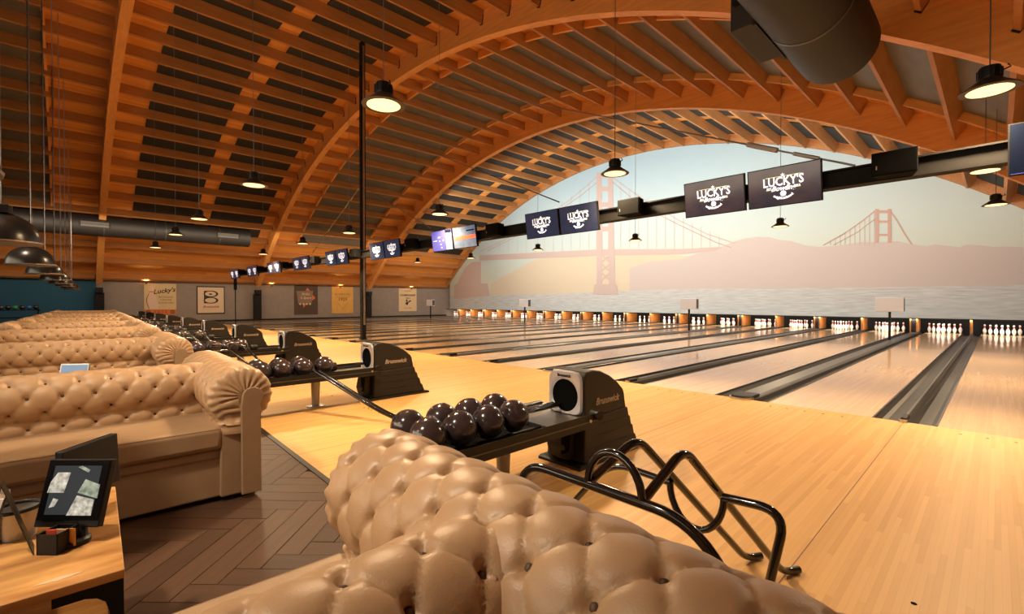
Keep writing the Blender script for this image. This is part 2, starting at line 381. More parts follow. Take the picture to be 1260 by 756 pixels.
for i, (xc, wd) in enumerate(gutters):
    lab = 'dark grey double gutter with %s, %s of the gutters' % ('broad flat ball-return cap' if wd else 'thin centre ridge', from_right(i))
    src = wide0 if wd else narrow0
    if src is None:
        t = thing('lane_gutter', (xc, YF, 0), lab, 'gutter', 'gutters between the lanes')
        (gw if wd else gn).build('channel', M_gut, t)
        Ln = YE-.45-YF
        if wd:
            MB().prism([(-.12, .0), (.12, .0), (.10, .018), (-.10, .018)], lambda a, b, q: (a, q, b), 0, Ln).build('division_cap', M_cap, t)
            m = MB()
            m.lathe([(.13, 0), (.13, .03), (.11, .045)], 20, (0, .05, 0)); m.box(-.13, .13, .05, .32, 0, .04)
            m.build('cap_end', M_black, t, bevel=.008)
            MB().lathe([(.145, 0), (.145, .022)], 24, (0, .04, 0)).build('cap_rim', M_steel, t)
            MB().box(-.07, .07, .36, .40, .018, .021).build('red_mark', M_orange_print, t)
            MB().box(-.335, -.315, 0, Ln, 0, .004).box(.315, .335, 0, Ln, 0, .004).build('edge_strip', M_capbl, t)
            wide0 = t
        else:
            MB().prism([(-.022, .012), (.022, .012), (.012, .03), (-.012, .03)], lambda a, b, q: (a, q, b), .3, Ln).build('division_cap', M_cap, t)
            MB().prism([(-.03, .0), (.03, .0), (.03, .03), (.02, .045), (-.02, .045), (-.03, .03)], lambda a, b, q: (a, q, b), -.02, .22).build('cap_end', M_black, t, bevel=.006)
            MB().lathe([(.035, 0), (.035, .03)], 14, (0, -.015, 0)).build('cap_rim', M_steel, t)
            MB().box(-.265, -.247, 0, Ln, 0, .004).box(.247, .265, 0, Ln, 0, .004).build('edge_strip', M_capbl, t)
            narrow0 = t
    else: dup(src, (xc, YF, 0), lab)
# kickbacks, pit, masking frame
kb = {}
for i, (xc, wd) in enumerate(gutters):
    if wd: o = MB().box(-.12, -.075, 0, 1.10, .034, .575).box(.075, .12, 0, 1.10, .034, .575).box(-.075, .075, .03, 1.10, .034, .575, 1).build('kickback', [M_kick, M_pit])
    else: o = MB().box(-.03, .03, 0, 1.10, .034, .575).build('kickback', M_kick)
    o.location = (xc, YM+.12, 0)
    tag(o, 'orange-brown kickback partition at the pin decks, %s' % from_right(i), 'partition', 'kickback partitions')
struct(MB().box(XW, XR, 25.86, 25.9, -.16, .65).build('trim_2', M_pit))
struct(MB().box(XW, XR, 25.56, 25.86, -.16, -.10).build('trim_3', M_pit))
struct(MB().box(XW, XR, YM-.01, YM+.05, .56, .60).build('trim_4', M_capbl))
# pins
prof = [(.0255, 0), (.029, .01), (.045, .06), (.0575, .11), (.060, .125), (.056, .16), (.040, .205), (.0265, .235), (.0232, .26), (.0235, .275), (.029, .32), (.0323, .343), (.029, .365), (.016, .378), (.003, .381)]
pin0 = MB().lathe(prof, 14, mf=lambda i: 1 if i in (7, 9) else 0).build('bowling_pin', [M_pinw, M_red], smooth=True)
pin0.location = (0, 0, -5)
PN = {(0, 0): 'head pin alone at the front'}
rows = ['front', 'second', 'third', 'back']
first = True
for i, (x0, x1) in enumerate(LANES):
    xc = (x0+x1)/2 if i < len(LANES)-1 else x1 - .527
    for r in range(4):
        for c in range(r+1):
            o = pin0 if first else pin0.copy()
            if not first: COL.objects.link(o)
            first = False
            o.location = (xc + (c - r/2)*.3048, 24.62 + r*.264, 0)
            pos = 'head pin at the front of its set' if r == 0 else '%s pin from the left in the %s row' % (ORD[c], rows[r])
            tag(o, 'white %s, %s lane' % (pos, from_right(i)), 'pin', 'bowling pins')

# ---------------------------------------------------------------- mural
mur = thing('mural', (0, YM, 0), 'giant pastel bay and suspension bridge mural filling the end wall', 'mural')
RM = RA + .44
def mpoly(pts, name, m_, lay, th=.004):
    o = MB().prism(pts, lambda a, b, t: (a, t, b), -.004*lay - th, -.004*lay + (.0 if lay else .03)); return o.build(name, m_, mur)
def mm(name, c, c2=None, sc=(1, 1, 1)):
    return mat(name, c, .75, spec=.2, noise=(sc, .8, c2) if c2 else None)
def grad_mat(name, z0, z1, stops, ripple=0):
    m = mat(name, (1, 1, 1), .75, spec=.2); N = m.node_tree.nodes; L = m.node_tree.links; b = N['Principled BSDF']
    g = N.new('ShaderNodeTexCoord'); sp = N.new('ShaderNodeSeparateXYZ'); L.new(g.outputs['Object'], sp.inputs[0])
    mr = N.new('ShaderNodeMapRange'); mr.inputs[1].default_value = z0; mr.inputs[2].default_value = z1; L.new(sp.outputs['Z'], mr.inputs[0])
    r = N.new('ShaderNodeValToRGB'); e = r.color_ramp.elements
    while len(e) < len(stops): e.new(.5)
    for q, (p_, c) in zip(e, stops): q.position = p_; q.color = (*c, 1)
    L.new(mr.outputs[0], r.inputs[0]); out = r.outputs[0]
    if ripple:
        mp = N.new('ShaderNodeMapping'); mp.inputs['Scale'].default_value = (1.2, 1, 14); L.new(g.outputs['Object'], mp.inputs[0])
        n = N.new('ShaderNodeTexNoise'); n.inputs['Scale'].default_value = 1.2; n.inputs['Detail'].default_value = 6; L.new(mp.outputs[0], n.inputs[0])
        mx = N.new('ShaderNodeMix'); mx.data_type = 'RGBA'; mx.blend_type = 'OVERLAY'; mx.inputs[0].default_value = ripple
        L.new(out, mx.inputs[6]); L.new(n.outputs[0], mx.inputs[7]); out = mx.outputs[2]
    L.new(out, b.inputs['Base Color']); return m
pts = [(XW+.55, .6), (XR, .6)]
t_r = math.asin((XR-CX)/RM); t_l = math.asin((XW+.55-CX)/RM)
pts += [(CX+RM*math.sin(t_r+(t_l-t_r)*i/60), CZ+RM*math.cos(t_r+(t_l-t_r)*i/60)) for i in range(61)]
M_msky = grad_mat('mural_sky', 2, 10, [(0, (.60, .58, .42)), (.35, (.55, .60, .52)), (1, (.40, .55, .60))])
mpoly(pts, 'sky_panel', M_msky, 0)
def mp_(px, py): p = at(px, py, Y=YM); return (p.x, p.z)
def band(px): return [mp_(*q) for q in px]
M_hill1 = mm('mural_hill_tan', (.66, .54, .36), (.62, .50, .35), (.3, 1, .8)); M_hill2 = mm('mural_hill_rose', (.58, .475, .40), (.55, .45, .38), (.25, 1, .6)); M_br = mm('mural_bridge', (.56, .42, .345), (.54, .40, .33)); M_br2 = mm('mural_far_bridge', (.55, .33, .25))
M_mwater = grad_mat('mural_water', .6, 2, [(0, (.52, .54, .50)), (1, (.55, .52, .46))], .45)
ground = lambda: [mp_(1262, 358), mp_(604, 369)]
h1 = [(604, 350), (618, 341), (633, 334), (648, 325), (662, 319), (682, 316), (700, 317), (722, 313), (745, 310), (770, 312), (790, 309), (815, 313), (845, 315), (880, 315), (905, 312)]
mpoly(band(h1) + [mp_(905, 360), mp_(604, 368)], 'tan_hill', M_hill1, 1)
h2 = [(775, 330), (800, 322), (840, 319), (858, 312), (876, 309), (890, 303), (905, 297), (917, 293.5), (932, 291.5), (947, 292), (960, 295.5), (973, 296.5), (990, 302), (1006, 304), (1025, 303), (1040, 301), (1062, 298), (1085, 298), (1105, 297), (1123, 301), (1140, 303), (1150, 301), (1165, 302.5), (1180, 304.5), (1190, 301), (1206, 302), (1222, 304), (1240, 303.5), (1262, 304.5)]
p_ = at(1262, 304.5, Y=YM)
mpoly(band(h2) + [(XR, p_.z-.05), (XR, 1.7), mp_(1262, 358), mp_(775, 362)], 'rose_hill', M_hill2, 2)
mpoly([(XW+.56, .605), (XR, .605), (XR, 1.86), mp_(1262, 350.5), mp_(1100, 353.5), mp_(1000, 354.5), mp_(840, 355.5), mp_(700, 361), mp_(604, 363.5), (XW+.56, 1.72)], 'water_panel', M_mwater, 3)
def line(a, b, wd, name, m_, lay):
    (x0, z0), (x1, z1) = a, b; dx, dz = x1-x0, z1-z0; l = math.hypot(dx, dz); nx, nz = -dz/l*wd/2, dx/l*wd/2
    mpoly([(x0-nx, z0-nz), (x1-nx, z1-nz), (x1+nx, z1+nz), (x0+nx, z0+nz)], name, m_, lay, .003)
# near tower and deck of the bridge
mpoly(band([(559, 368), (559, 351), (563, 349), (572, 330), (580, 323), (592, 322), (592, 349), (600, 349), (603, 364)]), 'left_pier', M_br, 4)
mpoly(band([(590, 321), (590, 314.5), (660, 311), (740, 307), (840, 306.5), (890, 304), (880, 309), (840, 313), (740, 315), (660, 318)]), 'bridge_deck', M_br, 4)
for x0, x1, x2, x3 in ((734.5, 740.3, 741.5, 734), (748.5, 754, 756, 748.5)):
    mpoly(band([(x0, 213), (x1, 213), (x2, 308), (x3, 308)]), 'tower_leg', M_br, 5)
for ya, yb in ((214, 219), (230, 235.5), (249, 255), (279, 285)): mpoly(band([(739, ya), (750, ya), (750, yb), (739, yb)]), 'tower_strut', M_br, 6)
mpoly(band([(734.5, 308), (741, 308), (741, 350), (734.5, 350)]), 'tower_leg', M_br, 5); mpoly(band([(749.5, 308), (756.5, 308), (757, 350), (749.5, 350)]), 'tower_leg', M_br, 5)
for ya in (318, 329, 340):
    line(mp_(739, ya-5), mp_(752, ya+6), .12, 'tower_brace', M_br, 6); line(mp_(752, ya-5), mp_(739, ya+6), .12, 'tower_brace', M_br, 7)
mpoly(band([(730, 362.5), (732, 350), (759, 350), (761, 362.5)]), 'tower_base', M_br, 8)
def cable(ps, wd=.05):
    q = band(ps)
    for a, b in zip(q, q[1:]): line(a, b, wd, 'cable', M_br2 if wd < .05 else M_br, 4)
cable([(738, 214), (720, 231), (700, 247), (680, 261), (650, 279), (620, 296), (592, 309)]); cable([(738, 222), (715, 241), (690, 258), (660, 276), (630, 294), (600, 309)], .04)
cable([(751, 216), (775, 234), (800, 251), (837, 272), (870, 288), (905, 300)]); cable([(751, 222), (790, 254), (840, 279), (880, 298), (900, 305)], .04)
for x in range(604, 734, 11):
    tt = (738-x)/146; line(mp_(x, 214 + 95*(tt**.88)), mp_(x, 310), .015, 'hanger', M_br2, 4)
for x in range(764, 890, 11):
    tt = (x-751)/154; line(mp_(x, 216 + 84*(tt**.9)), mp_(x, 306), .015, 'hanger', M_br2, 4)
# far tower
for x0, x1 in ((1077.3, 1081.3), (1092.5, 1096.8)): mpoly(band([(x0, 257.5), (x1, 257.5), (x1, 299), (x0, 299)]), 'far_tower_leg', M_br2, 5)
for ya, yb in ((259, 262.5), (271.5, 274.5), (288, 290.5)): mpoly(band([(1080, ya), (1094, ya), (1094, yb), (1080, yb)]), 'far_tower_strut', M_br2, 6)
cable([(1079, 258), (1060, 273), (1040, 287), (1013, 302)], .045); cable([(1079, 268), (1055, 286), (1025, 302)], .03); cable([(1094, 258), (1104, 272), (1113, 288), (1122, 301)], .045)
for x in range(1022, 1078, 6): line(mp_(x, 258 + 44*((1079-x)/66)**.9), mp_(x, 302), .015, 'hanger', M_br2, 4)

# ---------------------------------------------------------------- posters on the grey wall
XP = XW + .012
def poster(name, px0, py0, px1, py1, label, m_, frame=None):
    a = at(px0, py0, X=XP); b = at(px1, py1, X=XP)
    w_, h_ = abs(b.y-a.y), abs(a.z-b.z)
    t = thing(name, (XP, (a.y+b.y)/2, (a.z+b.z)/2), label, 'poster', rz=PI/2)
    MB().box(-w_/2, w_/2, -.018, .0, -h_/2, h_/2).build('sheet', m_, t)
    if frame: MB().box(-w_/2-.05, w_/2+.05, -.012, .006, -h_/2-.06, h_/2+.06).build('frame', frame, t)
    return t, w_, h_
def pq(t, poly, name, m_, lay=1): return MB().prism(poly, lambda a, b, q: (a, q, b), -.018-.003*lay, -.0175-.003*(lay-1)).build(name, m_, t)
M_ink = pl('dark_ink', (.05, .035, .025)); M_inkb = pl('brown_ink', (.25, .13, .05)); M_redink = pl('red_ink', (.5, .1, .04))
t, w_, h_ = poster('wall_banner', 177, 349, 217, 387, 'cream banner with bowling pin, script lettering and orange bottom band', pl('cream_print', (.72, .55, .30)))
pq(t, [(-w_/2, -h_/2), (w_/2, -h_/2), (w_/2, -h_/2+.30), (-w_/2, -h_/2+.30)], 'orange_band', M_orange_print)
pinp = [(-.62, -.60), (-.10, -.60), (-.10, -.2), (-.2, .05), (-.27, .3), (-.30, .42), (-.27, .6), (-.3, .78), (-.42, .88), (-.55, .78), (-.58, .6), (-.52, .42), (-.55, .3), (-.62, .05), (-.68, -.2)]
pq(t, [(x*w_*.62, z*h_*.52) for x, z in pinp], 'pin_shape', pl('pin_print', (.78, .6, .45)))
pq(t, [(x*w_*.62, z*h_*.52) for x, z in ((-.57, .42), (-.26, .42), (-.26, .48), (-.57, .48))], 'pin_stripe', M_orange_print, 2)
pq(t, [(x*w_*.62, z*h_*.52) for x, z in ((-.56, .42), (-.60, .3), (-.70, .05), (-.70, -.2), (-.58, -.6), (-.54, -.6), (-.66, -.2), (-.66, .05), (-.57, .3))], 'pin_outline', M_inkb, 2)
TR = (PI/2, 0, 0)
text("Lucky's", .36, M_ink, 'script_lettering', t, (.17, -.022, h_*.27), (PI/2, .16*-1, 0), shear=.35, bold=.008)
for q, s_ in enumerate(('BOWLING', 'CENTER', 'WAYPORD')): text(s_, .15, M_inkb, 'block_lettering', t, (.26, -.022, .12 - q*.17), TR)
text('E A T S', .20, M_inkb, 'band_lettering', t, (0, -.026, -h_/2+.15), TR, bold=.006)
for sx_ in (-1, 1):
    pq(t, [(sx_*w_*.38+.12*math.cos(a*PI/8), -h_/2+.15+.12*math.sin(a*PI/8)) for a in range(16)], 'round_emblem', M_inkb, 2)
    text('m', .16, M_orange_print, 'emblem_letter', t, (sx_*w_*.38, -.03, -h_/2+.15), TR)
t, w_, h_ = poster('wall_poster', 243, 353.5, 275.5, 385, 'pale framed poster with big black ringed letter emblem and red script', pl('pale_print', (.80, .62, .42)), M_black)
def ell(cx, cz, rx, rz, n=24): return [(cx+rx*math.cos(2*PI*i/n), cz+rz*math.sin(2*PI*i/n)) for i in range(n)]
s_ = h_*.9
pq(t, [(-.20*s_-.08, -.14*s_), (.0, -.14*s_), (.0, .40*s_), (-.20*s_-.08, .40*s_)], 'emblem_stem', M_ink)
M_pale2 = pl('pale_print_inner', (.80, .62, .42))
pq(t, ell(0, .27*s_, .34*s_*.8, .14*s_), 'emblem_ring', M_ink, 2); pq(t, ell(-.02, .27*s_, .26*s_*.8, .105*s_), 'emblem_gap', M_pale2, 3); pq(t, ell(-.02, .26*s_, .07*s_, .03*s_), 'emblem_dot', M_ink, 4)
pq(t, ell(0, -.01*s_, .34*s_*.8, .14*s_), 'emblem_ring', M_ink, 2); pq(t, ell(-.02, -.01*s_, .26*s_*.8, .105*s_), 'emblem_gap', M_pale2, 3)
text('Brunswick', .20, M_redink, 'script_lettering', t, (0, -.022, -.29*s_), TR, shear=.3, bold=.004)
t, w_, h_ = poster('wall_poster', 362, 351, 391, 387, 'dark brown poster with lighter shield, orange arrows and cream script', pl('brown_print', (.10, .065, .045)))
pq(t, [(-.42*w_, .30*h_), (.30*w_, .32*h_), (.22*w_, -.13*h_), (-.34*w_, -.13*h_)], 'shield', pl('shield_print', (.30, .19, .13)), 2)
for tri in ([(-.02, .32), (.16, .32), (.04, .42)], [(.27, .18), (.40, .07), (.24, -.03)], [(-.14, -.14), (0, -.14), (-.12, -.27)]): pq(t, [(x*w_, z*h_) for x, z in tri], 'orange_arrow', M_orange_print)
M_creamt = pl('cream_ink', (.75, .55, .32))
text('Strike', .24, M_creamt, 'script_lettering', t, (-.06, -.027, .2*h_), TR, shear=.35, bold=.004); text("'n Spare", .24, M_creamt, 'script_lettering', t, (-.06, -.027, .07*h_), TR, shear=.35, bold=.004)
for q in range(4): pq(t, ell((-.26+.14*q)*w_, -.14*h_, .07, .07, 12), 'dot', M_creamt, 3)
t, w_, h_ = poster('wall_poster', 408, 352.5, 434.5, 385.5, 'bright yellow aged poster with faint lettering and year beside the pole', mat('yellow_print', (.85, .50, .14), .8, noise=((3, 3, 3), .7, (.70, .38, .08))))
text('PLYMOUTH', .22, M_inkb, 'faint_lettering', t, (0, -.022, .2*h_), TR); text('1929', .34, M_inkb, 'year_lettering', t, (0, -.022, .02*h_), TR, bold=.006)
pq(t, [(-.35*w_, .115*h_), (.35*w_, .115*h_), (.35*w_, .122*h_), (-.35*w_, .122*h_)], 'rule_line', M_inkb)
for a_, b_ in (((-.25, -.07), (0, -.35)), ((.25, -.07), (0, -.35))):
    pq(t, [(a_[0]*w_, a_[1]*h_), (b_[0]*w_, b_[1]*h_), (b_[0]*w_+.02, b_[1]*h_), (a_[0]*w_+.02, a_[1]*h_)], 'chevron_line', M_inkb)
t, w_, h_ = poster('wall_poster', 490.5, 355, 512.5, 383, 'cream poster with dark arched lettering and small bowler figure', pl('cream_print_two', (.80, .60, .34)))
text('CHAMPIONSHIP', .20, M_ink, 'arched_lettering', t, (0, -.022, .20*h_), TR, bold=.006); text('196 3', .18, M_ink, 'year_lettering', t, (0, -.022, .07*h_), TR, bold=.004)
text('THE GREATEST', .09, M_ink, 'top_lettering', t, (0, -.022, .38*h_), TR); text('FULL FLOWERS', .10, M_ink, 'bottom_lettering', t, (0, -.022, -.36*h_), TR)
pq(t, [(-.15*w_, -.17*h_), (-.02*w_, -.24*h_), (.04*w_, -.12*h_), (.20*w_, -.05*h_), (.12*w_, -.01*h_), (.02*w_, -.08*h_), (-.1*w_, -.10*h_)], 'figure_silhouette', M_ink); pq(t, ell(-.06*w_, -.03*h_, .09, .09, 12), 'figure_head', M_ink)

# ---------------------------------------------------------------- screens and truss beam
YT = 6.68
t = thing('truss_beam', (0, 0, 0), 'long black steel beam carrying the row of screens over the lanes', 'beam')
MB().box(-29.3, 2.6, YT+.10, YT+.16, 2.66, 2.84).build('web', M_beam, t)
MB().box(-29.3, 2.6, YT+.04, YT+.22, 2.84, 2.86).build('flange', M_beam, t); MB().box(-29.3, 2.6, YT+.04, YT+.22, 2.64, 2.66).build('flange', M_beam, t)
t = MB().box(-29.38, -29.28, YT+.06, YT+.2, 1.9, 2.9).box(-29.35, -29.31, YT+.11, YT+.15, 0, 1.9).build('beam_post', M_beam); tag(t, 'thin black post under the far left end of the screen beam', 'post')
t = thing('roof_pole', (-14.28, 6.98, 0), 'tall black steel pole rising from lanes to the timber roof', 'pole')
MB().box(-.075, .075, -.07, .07, .025, 9.62).build('shaft', M_beam, t, bevel=.006); MB().box(-.10, .10, -.10, .10, .02, .06).build('foot_plate', M_black, t); MB().box(.075, .09, -.03, .03, .5, 9.5).build('conduit', M_steel, t)
TW, THh = .85, .50
TILT = math.radians(8)
M_scr = mat('screen_navy', (.012, .02, .05), .12, emit=(.016, .03, .085), es=1, noise=((3, 3, 3), .5, (.03, .03, .05)))
M_scrb = mat('screen_dusk', (.018, .018, .032), .12, emit=(.02, .02, .035), es=1, noise=((2.2, 2, 4), .5, (.065, .038, .034)))
M_scrk = mat('screen_idle', (.004, .006, .014), .12, emit=(.004, .007, .018), es=1)
M_vio = mat('screen_violet', (.06, .06, .2), .2, emit=(.13, .12, .50), es=1); M_gry = mat('screen_grey', (.06, .08, .12), .2, emit=(.16, .20, .28), es=1, noise=((5, 5, 5), .6, (.12, .16, .24)))
M_rd = mat('screen_red', (.8, .1, .05), .3, emit=(.8, .09, .04), es=1); M_wt = mat('screen_pale', (.4, .45, .5), .3, emit=(.55, .6, .66), es=1)
def screen_base(loc, label, m_scr):
    t = thing('hanging_screen', loc, label, 'screen', 'hanging screens')
    t.rotation_euler = (-TILT*-1, 0, 0)
    MB().box(-TW/2, TW/2, -.02, .03, -THh/2, THh/2).build('housing', M_black, t)
    MB().box(-TW/2+.012, TW/2-.012, -.023, -.02, -THh/2+.012, THh/2-.012).build('display', m_scr, t)
    MB().box(-.06, .06, .03, .10, -.06, .06).build('bracket', M_black, t)
    return t
def logo(t, s=1):
    y = -.026
    a = text("LUCKY'S", .155*s, M_text, 'logo_lettering', t, (0, y, .055), TR, bold=.004, sx=.80)
    MB().box(-.20, .20, y-.001, y, .118, .124).build('yellow_rule', M_yel, t)
    MB().box(-.20, -.12, y-.001, y, -.040, -.034).box(.12, .20, y-.001, y, -.040, -.034).build('yellow_rule', M_yel, t)
    st = [( (.030 if i % 2 == 0 else .012)*math.sin(i*PI/5), .135 + (.030 if i % 2 == 0 else .012)*math.cos(i*PI/5)) for i in range(10)]
    MB().prism(st, lambda p, q, r: (p, r, q), y-.002, y).build('star', M_text, t)
    text('Bowling', .088*s, M_text, 'script_lettering', t, (0, y, -.030), TR, shear=.4, bold=.003)
    text('EST.', .036, M_text, 'small_lettering', t, (-.16, y, -.022), TR, bold=.002); text('2016', .036, M_text, 'small_lettering', t, (.16, y, -.022), TR, bold=.002)
    MB().prism([(.036*math.cos(a*PI/8), -.098+.036*math.sin(a*PI/8)) for a in range(16)], lambda p, q, r: (p, r, q), y-.001, y).build('ball_emblem', M_text, t)
    text('neighborhood', .042, M_text, 'curved_lettering', t, (0, y, -.155), TR, bold=.003, arc=.16)
s_navy = s_dusk = None
for k in range(-1, 9):
    for side in (1, -1):
        if k == -1 and side == 1: continue
        if k == 0: col = 'dusky brown screen with white bowling logo'
        elif k == 2: col = 'lit violet and white scoring screen' if side == -1 else 'lit grey screen with red band'
        elif k == -1: col = 'dark blank screen cut by the right picture edge'
        else: col = 'navy screen with white bowling logo'
        lab = col + (', %s of the %s hanging pair' % ('right' if side == 1 else 'left', from_right(k)) if k >= 0 else '')
        loc = (-2.362 - P*k + side*.445, YT, 2.755)
        if k == -1: t = screen_base((loc[0]-.02, YT, 2.74), lab, M_scrk); MB().box(-TW/2+.02, TW/2-.02, -.025, -.023, -.235, -.230).build('status_line', M_vio, t)
        elif k == 2:
            t = screen_base(loc, lab, M_vio if side == -1 else M_gry)
            if side == -1:
                MB().box(.17, TW/2-.02, -.026, -.023, -.23, .16).build('score_column', M_wt, t); MB().box(.17, TW/2-.02, -.026, -.023, .16, .235).build('dark_header', M_scrk, t)
                for dx, dz in ((-.12, .08), (-.06, .085), (-.09, -.01), (.06, 0), (-.05, -.09), (-.03, -.17)): MB().box(dx-.02, dx+.02, -.026, -.023, dz-.014, dz+.014).build('score_mark', M_wt, t)
                MB().box(-.36, -.20, -.026, -.023, 0, .015).build('score_line', M_wt, t)
            else:
                MB().box(-TW/2+.014, TW/2-.014, -.026, -.023, -.05, .03).build('red_band', M_rd, t); MB().box(-.36, -.33, -.028, -.026, -.03, .01).build('band_mark', M_wt, t); MB().box(.1, .38, -.026, -.023, .12, .15).build('dark_line', M_scrk, t)
        elif k == 0:
            if s_dusk is None: s_dusk = t = screen_base(loc, lab, M_scrb); logo(t)
            else: dup(s_dusk, loc, lab)
            if side == -1: pass
        else:
            if s_navy is None: s_navy = t = screen_base(loc, lab, M_scr); logo(t)
            else: t = dup(s_navy, loc, lab)
for o in COL.objects:
    if o.name.startswith('hanging_screen'): o.rotation_euler = (TILT, 0, 0)
sp0 = None; M_spk = mat('speaker_cabinet', (.006, .006, .006), .8, spec=.08)
for k in range(-0, 9):
    loc = (-.79 - P*k, YT, 2.78)
    lab = 'black loudspeaker box on the screen beam, %s' % from_right(k)
    if sp0 is None:
        sp0 = thing('beam_speaker', loc, lab, 'speaker', 'speakers on the screen beam')
        MB().prism([(-.20, -.12), (.20, -.12), (.14, .12), (-.14, .12)], lambda a, b, q: (a, b-.06, q), -.13, .13).build('cabinet', M_spk, sp0, bevel=.008)
        MB().box(-.185, .185, -.186, -.18, -.115, .115).build('grille', mat('speaker_grille', (.006, .006, .006), .9, spec=.05, bump=(300, .5, .004)), sp0)
        MB().box(-.155, -.145, -.189, -.186, -.06, -.02).build('badge', M_logo, sp0)
    else: dup(sp0, loc, lab)
# sensor boxes on posts in the gutters
sb = None
for k, xx in ((0, -2.40), (2, -9.1), (5, -18.95), (8, -28.6)):
    lab = ['light grey sensor box on a thin post, rightmost', 'pale sensor box on a post, second from right', 'grey sensor box on a post, third from right', 'small beige sensor box on a post, farthest left'][(0, 2, 5, 8).index(k)]
    if sb is None:
        sb = thing('sensor_post', (xx, 19.2, .019), lab, 'sensor', 'sensor posts on the lanes')
        MB().box(-.03, .03, -.03, .03, 0, .93).build('post', M_black, sb); MB().box(-.36, .36, -.12, .12, .91, 1.37).build('sensor_box', mat('sensor_grey', (.8, .78, .75), .5), sb, bevel=.01)
        MB().box(.361, .365, -.10, .10, .95, 1.33).build('side_plate', M_cap, sb)
    else: dup(sb, (xx, 19.2, .019), lab)
# cables from roof to beam
def rod(name, a, b, r, m_, label, cat, n=6): return tag(MB().tube([a, b], r, n).build(name, m_), label, cat)
M_wire = mat('steel_wire', (.28, .27, .27), .4, metal=.8)
c1 = thing('stay_cable', (0, 0, 0), 'thick steel stay cable with turnbuckle above rightmost dusky screens', 'cable')
a, b = at(503, 97, Y=9.0), at(1052, 209, Y=YT+.13) + Vector((0, 0, .05)); MB().tube([a, b], .012, 6).build('wire', M_wire, c1)
q = a.lerp(b, .905); q2 = a.lerp(b, .935); MB().tube([q, q2], .035, 6).build('turnbuckle', M_steel, c1); MB().tube([a.lerp(b, .95), a.lerp(b, .972)], .025, 6).build('shackle', M_chain, c1)
for p0, p1, lb in (((470, 163), (688, 252), 'steel stay cable running down to the second screen pair'),):
    a, b = at(*p0, Y=9.0), at(*p1, Y=YT+.13) + Vector((0, 0, .05)); rod('stay_cable', a, b, .012, M_wire, lb, 'cable')
zp = at(448, 228, Y=6.93)
rod('stay_cable', Vector((-14.2, 6.93, zp.z)), at(530, 281, Y=YT+.13), .012, M_wire, 'steel stay cable from the tall pole to the violet screen', 'cable')
rod('stay_cable', Vector((-14.36, 6.93, zp.z)), at(385, 311, Y=YT+.13), .012, M_wire, 'steel stay cable from the tall pole down to the left', 'cable')

# ---------------------------------------------------------------- pendant lamps
LAMPS = [(-4.43, 2.4, 'large high-bay pendant lamp near the top beside the tall pole'), (-9.05, 2.4, 'high-bay pendant lamp hanging before the black ceiling panels'),
 (-13.7, 2.4, 'pendant lamp above the black duct, third from right in near row'), (-17.4, 2.44, 'pendant lamp overlapping the duct top, fourth in near row'), (-22.1, 2.47, 'small pendant lamp under the duct, farthest of near row'),
 (-.07, 6.46, 'big tilted-looking pendant lamp at the upper right edge'), (-4.24, 6.34, 'pendant lamp hanging before the bridge tower of the mural'), (-9.05, 6.33, 'pendant lamp right above the violet and grey screens'),
 (-13.4, 6.12, 'pendant lamp just left of the tall black pole'), (-17.0, 6.06, 'small pendant lamp left of pole above the small screens'), (-22.0, 6.18, 'tiny pendant lamp in front of the middle arch foot'),
 (-.15, 10.4, 'pendant lamp half hidden by the right edge screen'), (-.04, 14.2, 'pendant lamp below the right edge screen'), (-4.11, 14.06, 'pendant lamp hanging under the rightmost dusky screens'),
 (-8.42, 13.8, 'pendant lamp on the mural between screen pairs'), (-12.6, 13.5, 'small pendant lamp below the second screen pair'), (-17.2, 13.8, 'tiny pendant lamp at the mural edge'), (-21.0, 13.3, 'tiny pendant lamp left of the mural below roof'),
 (-4.6, 10.4, None), (-9.1, 10.4, None), (-13.6, 10.4, None)]
lp = None
for x, y, lab in LAMPS:
    zt = CZ + math.sqrt((RA+.70)**2 - (x-CX)**2)
    if lab:
        if lp is None:
            lp = thing('pendant_lamp', (x, y, 3.3), lab, 'lamp', 'high-bay pendant lamps')
            # shade 0.44 wide, rim at z 0
            MB().lathe([(.22, 0), (.222, .006), (.16, .05), (.10, .09), (.085, .11), (.08, .112), (.155, .048), (.215, .002)], 28).build('shade', M_lampb, lp, smooth=True)
            MB().lathe([(.20, .006), (.15, -.004), (.05, -.010), (.001, -.012)], 24).build('diffuser', M_lampin, lp, smooth=True)
            m = MB().lathe([(.085, .10), (.09, .13), (.09, .2), (.078, .21), (.078, .225), (.03, .24)], 16)
            for q in range(10): a = q*PI/5; m.box(.088*math.cos(a)-.006, .088*math.cos(a)+.006, .088*math.sin(a)-.006, .088*math.sin(a)+.006, .12, .205)
            m.build('driver_housing', M_black, lp); MB().tube([(.08, 0, .17), (.14, 0, .19), (.12, 0, .22)], .008, 5).build('yoke', M_black, lp)
            t = lp
        else:
            t = copytree(lp); t.location = (x, y, 3.3); t['label'] = lab
        MB().tube([(0, 0, .23), (0, 0, zt-3.3)], .006, 5).build('suspension_wire', M_wire, t)
    if y != 10.4 or lab:
        l = bpy.data.lights.new('pendant_bulb', 'SPOT'); l.energy = PEND_W*4; l.color = WARM; l.spot_size = math.radians(150); l.spot_blend = .5; l.shadow_soft_size = .16
        o = bpy.data.objects.new('pendant_bulb', l); o.location = (x, y, 3.27); COL.objects.link(o)

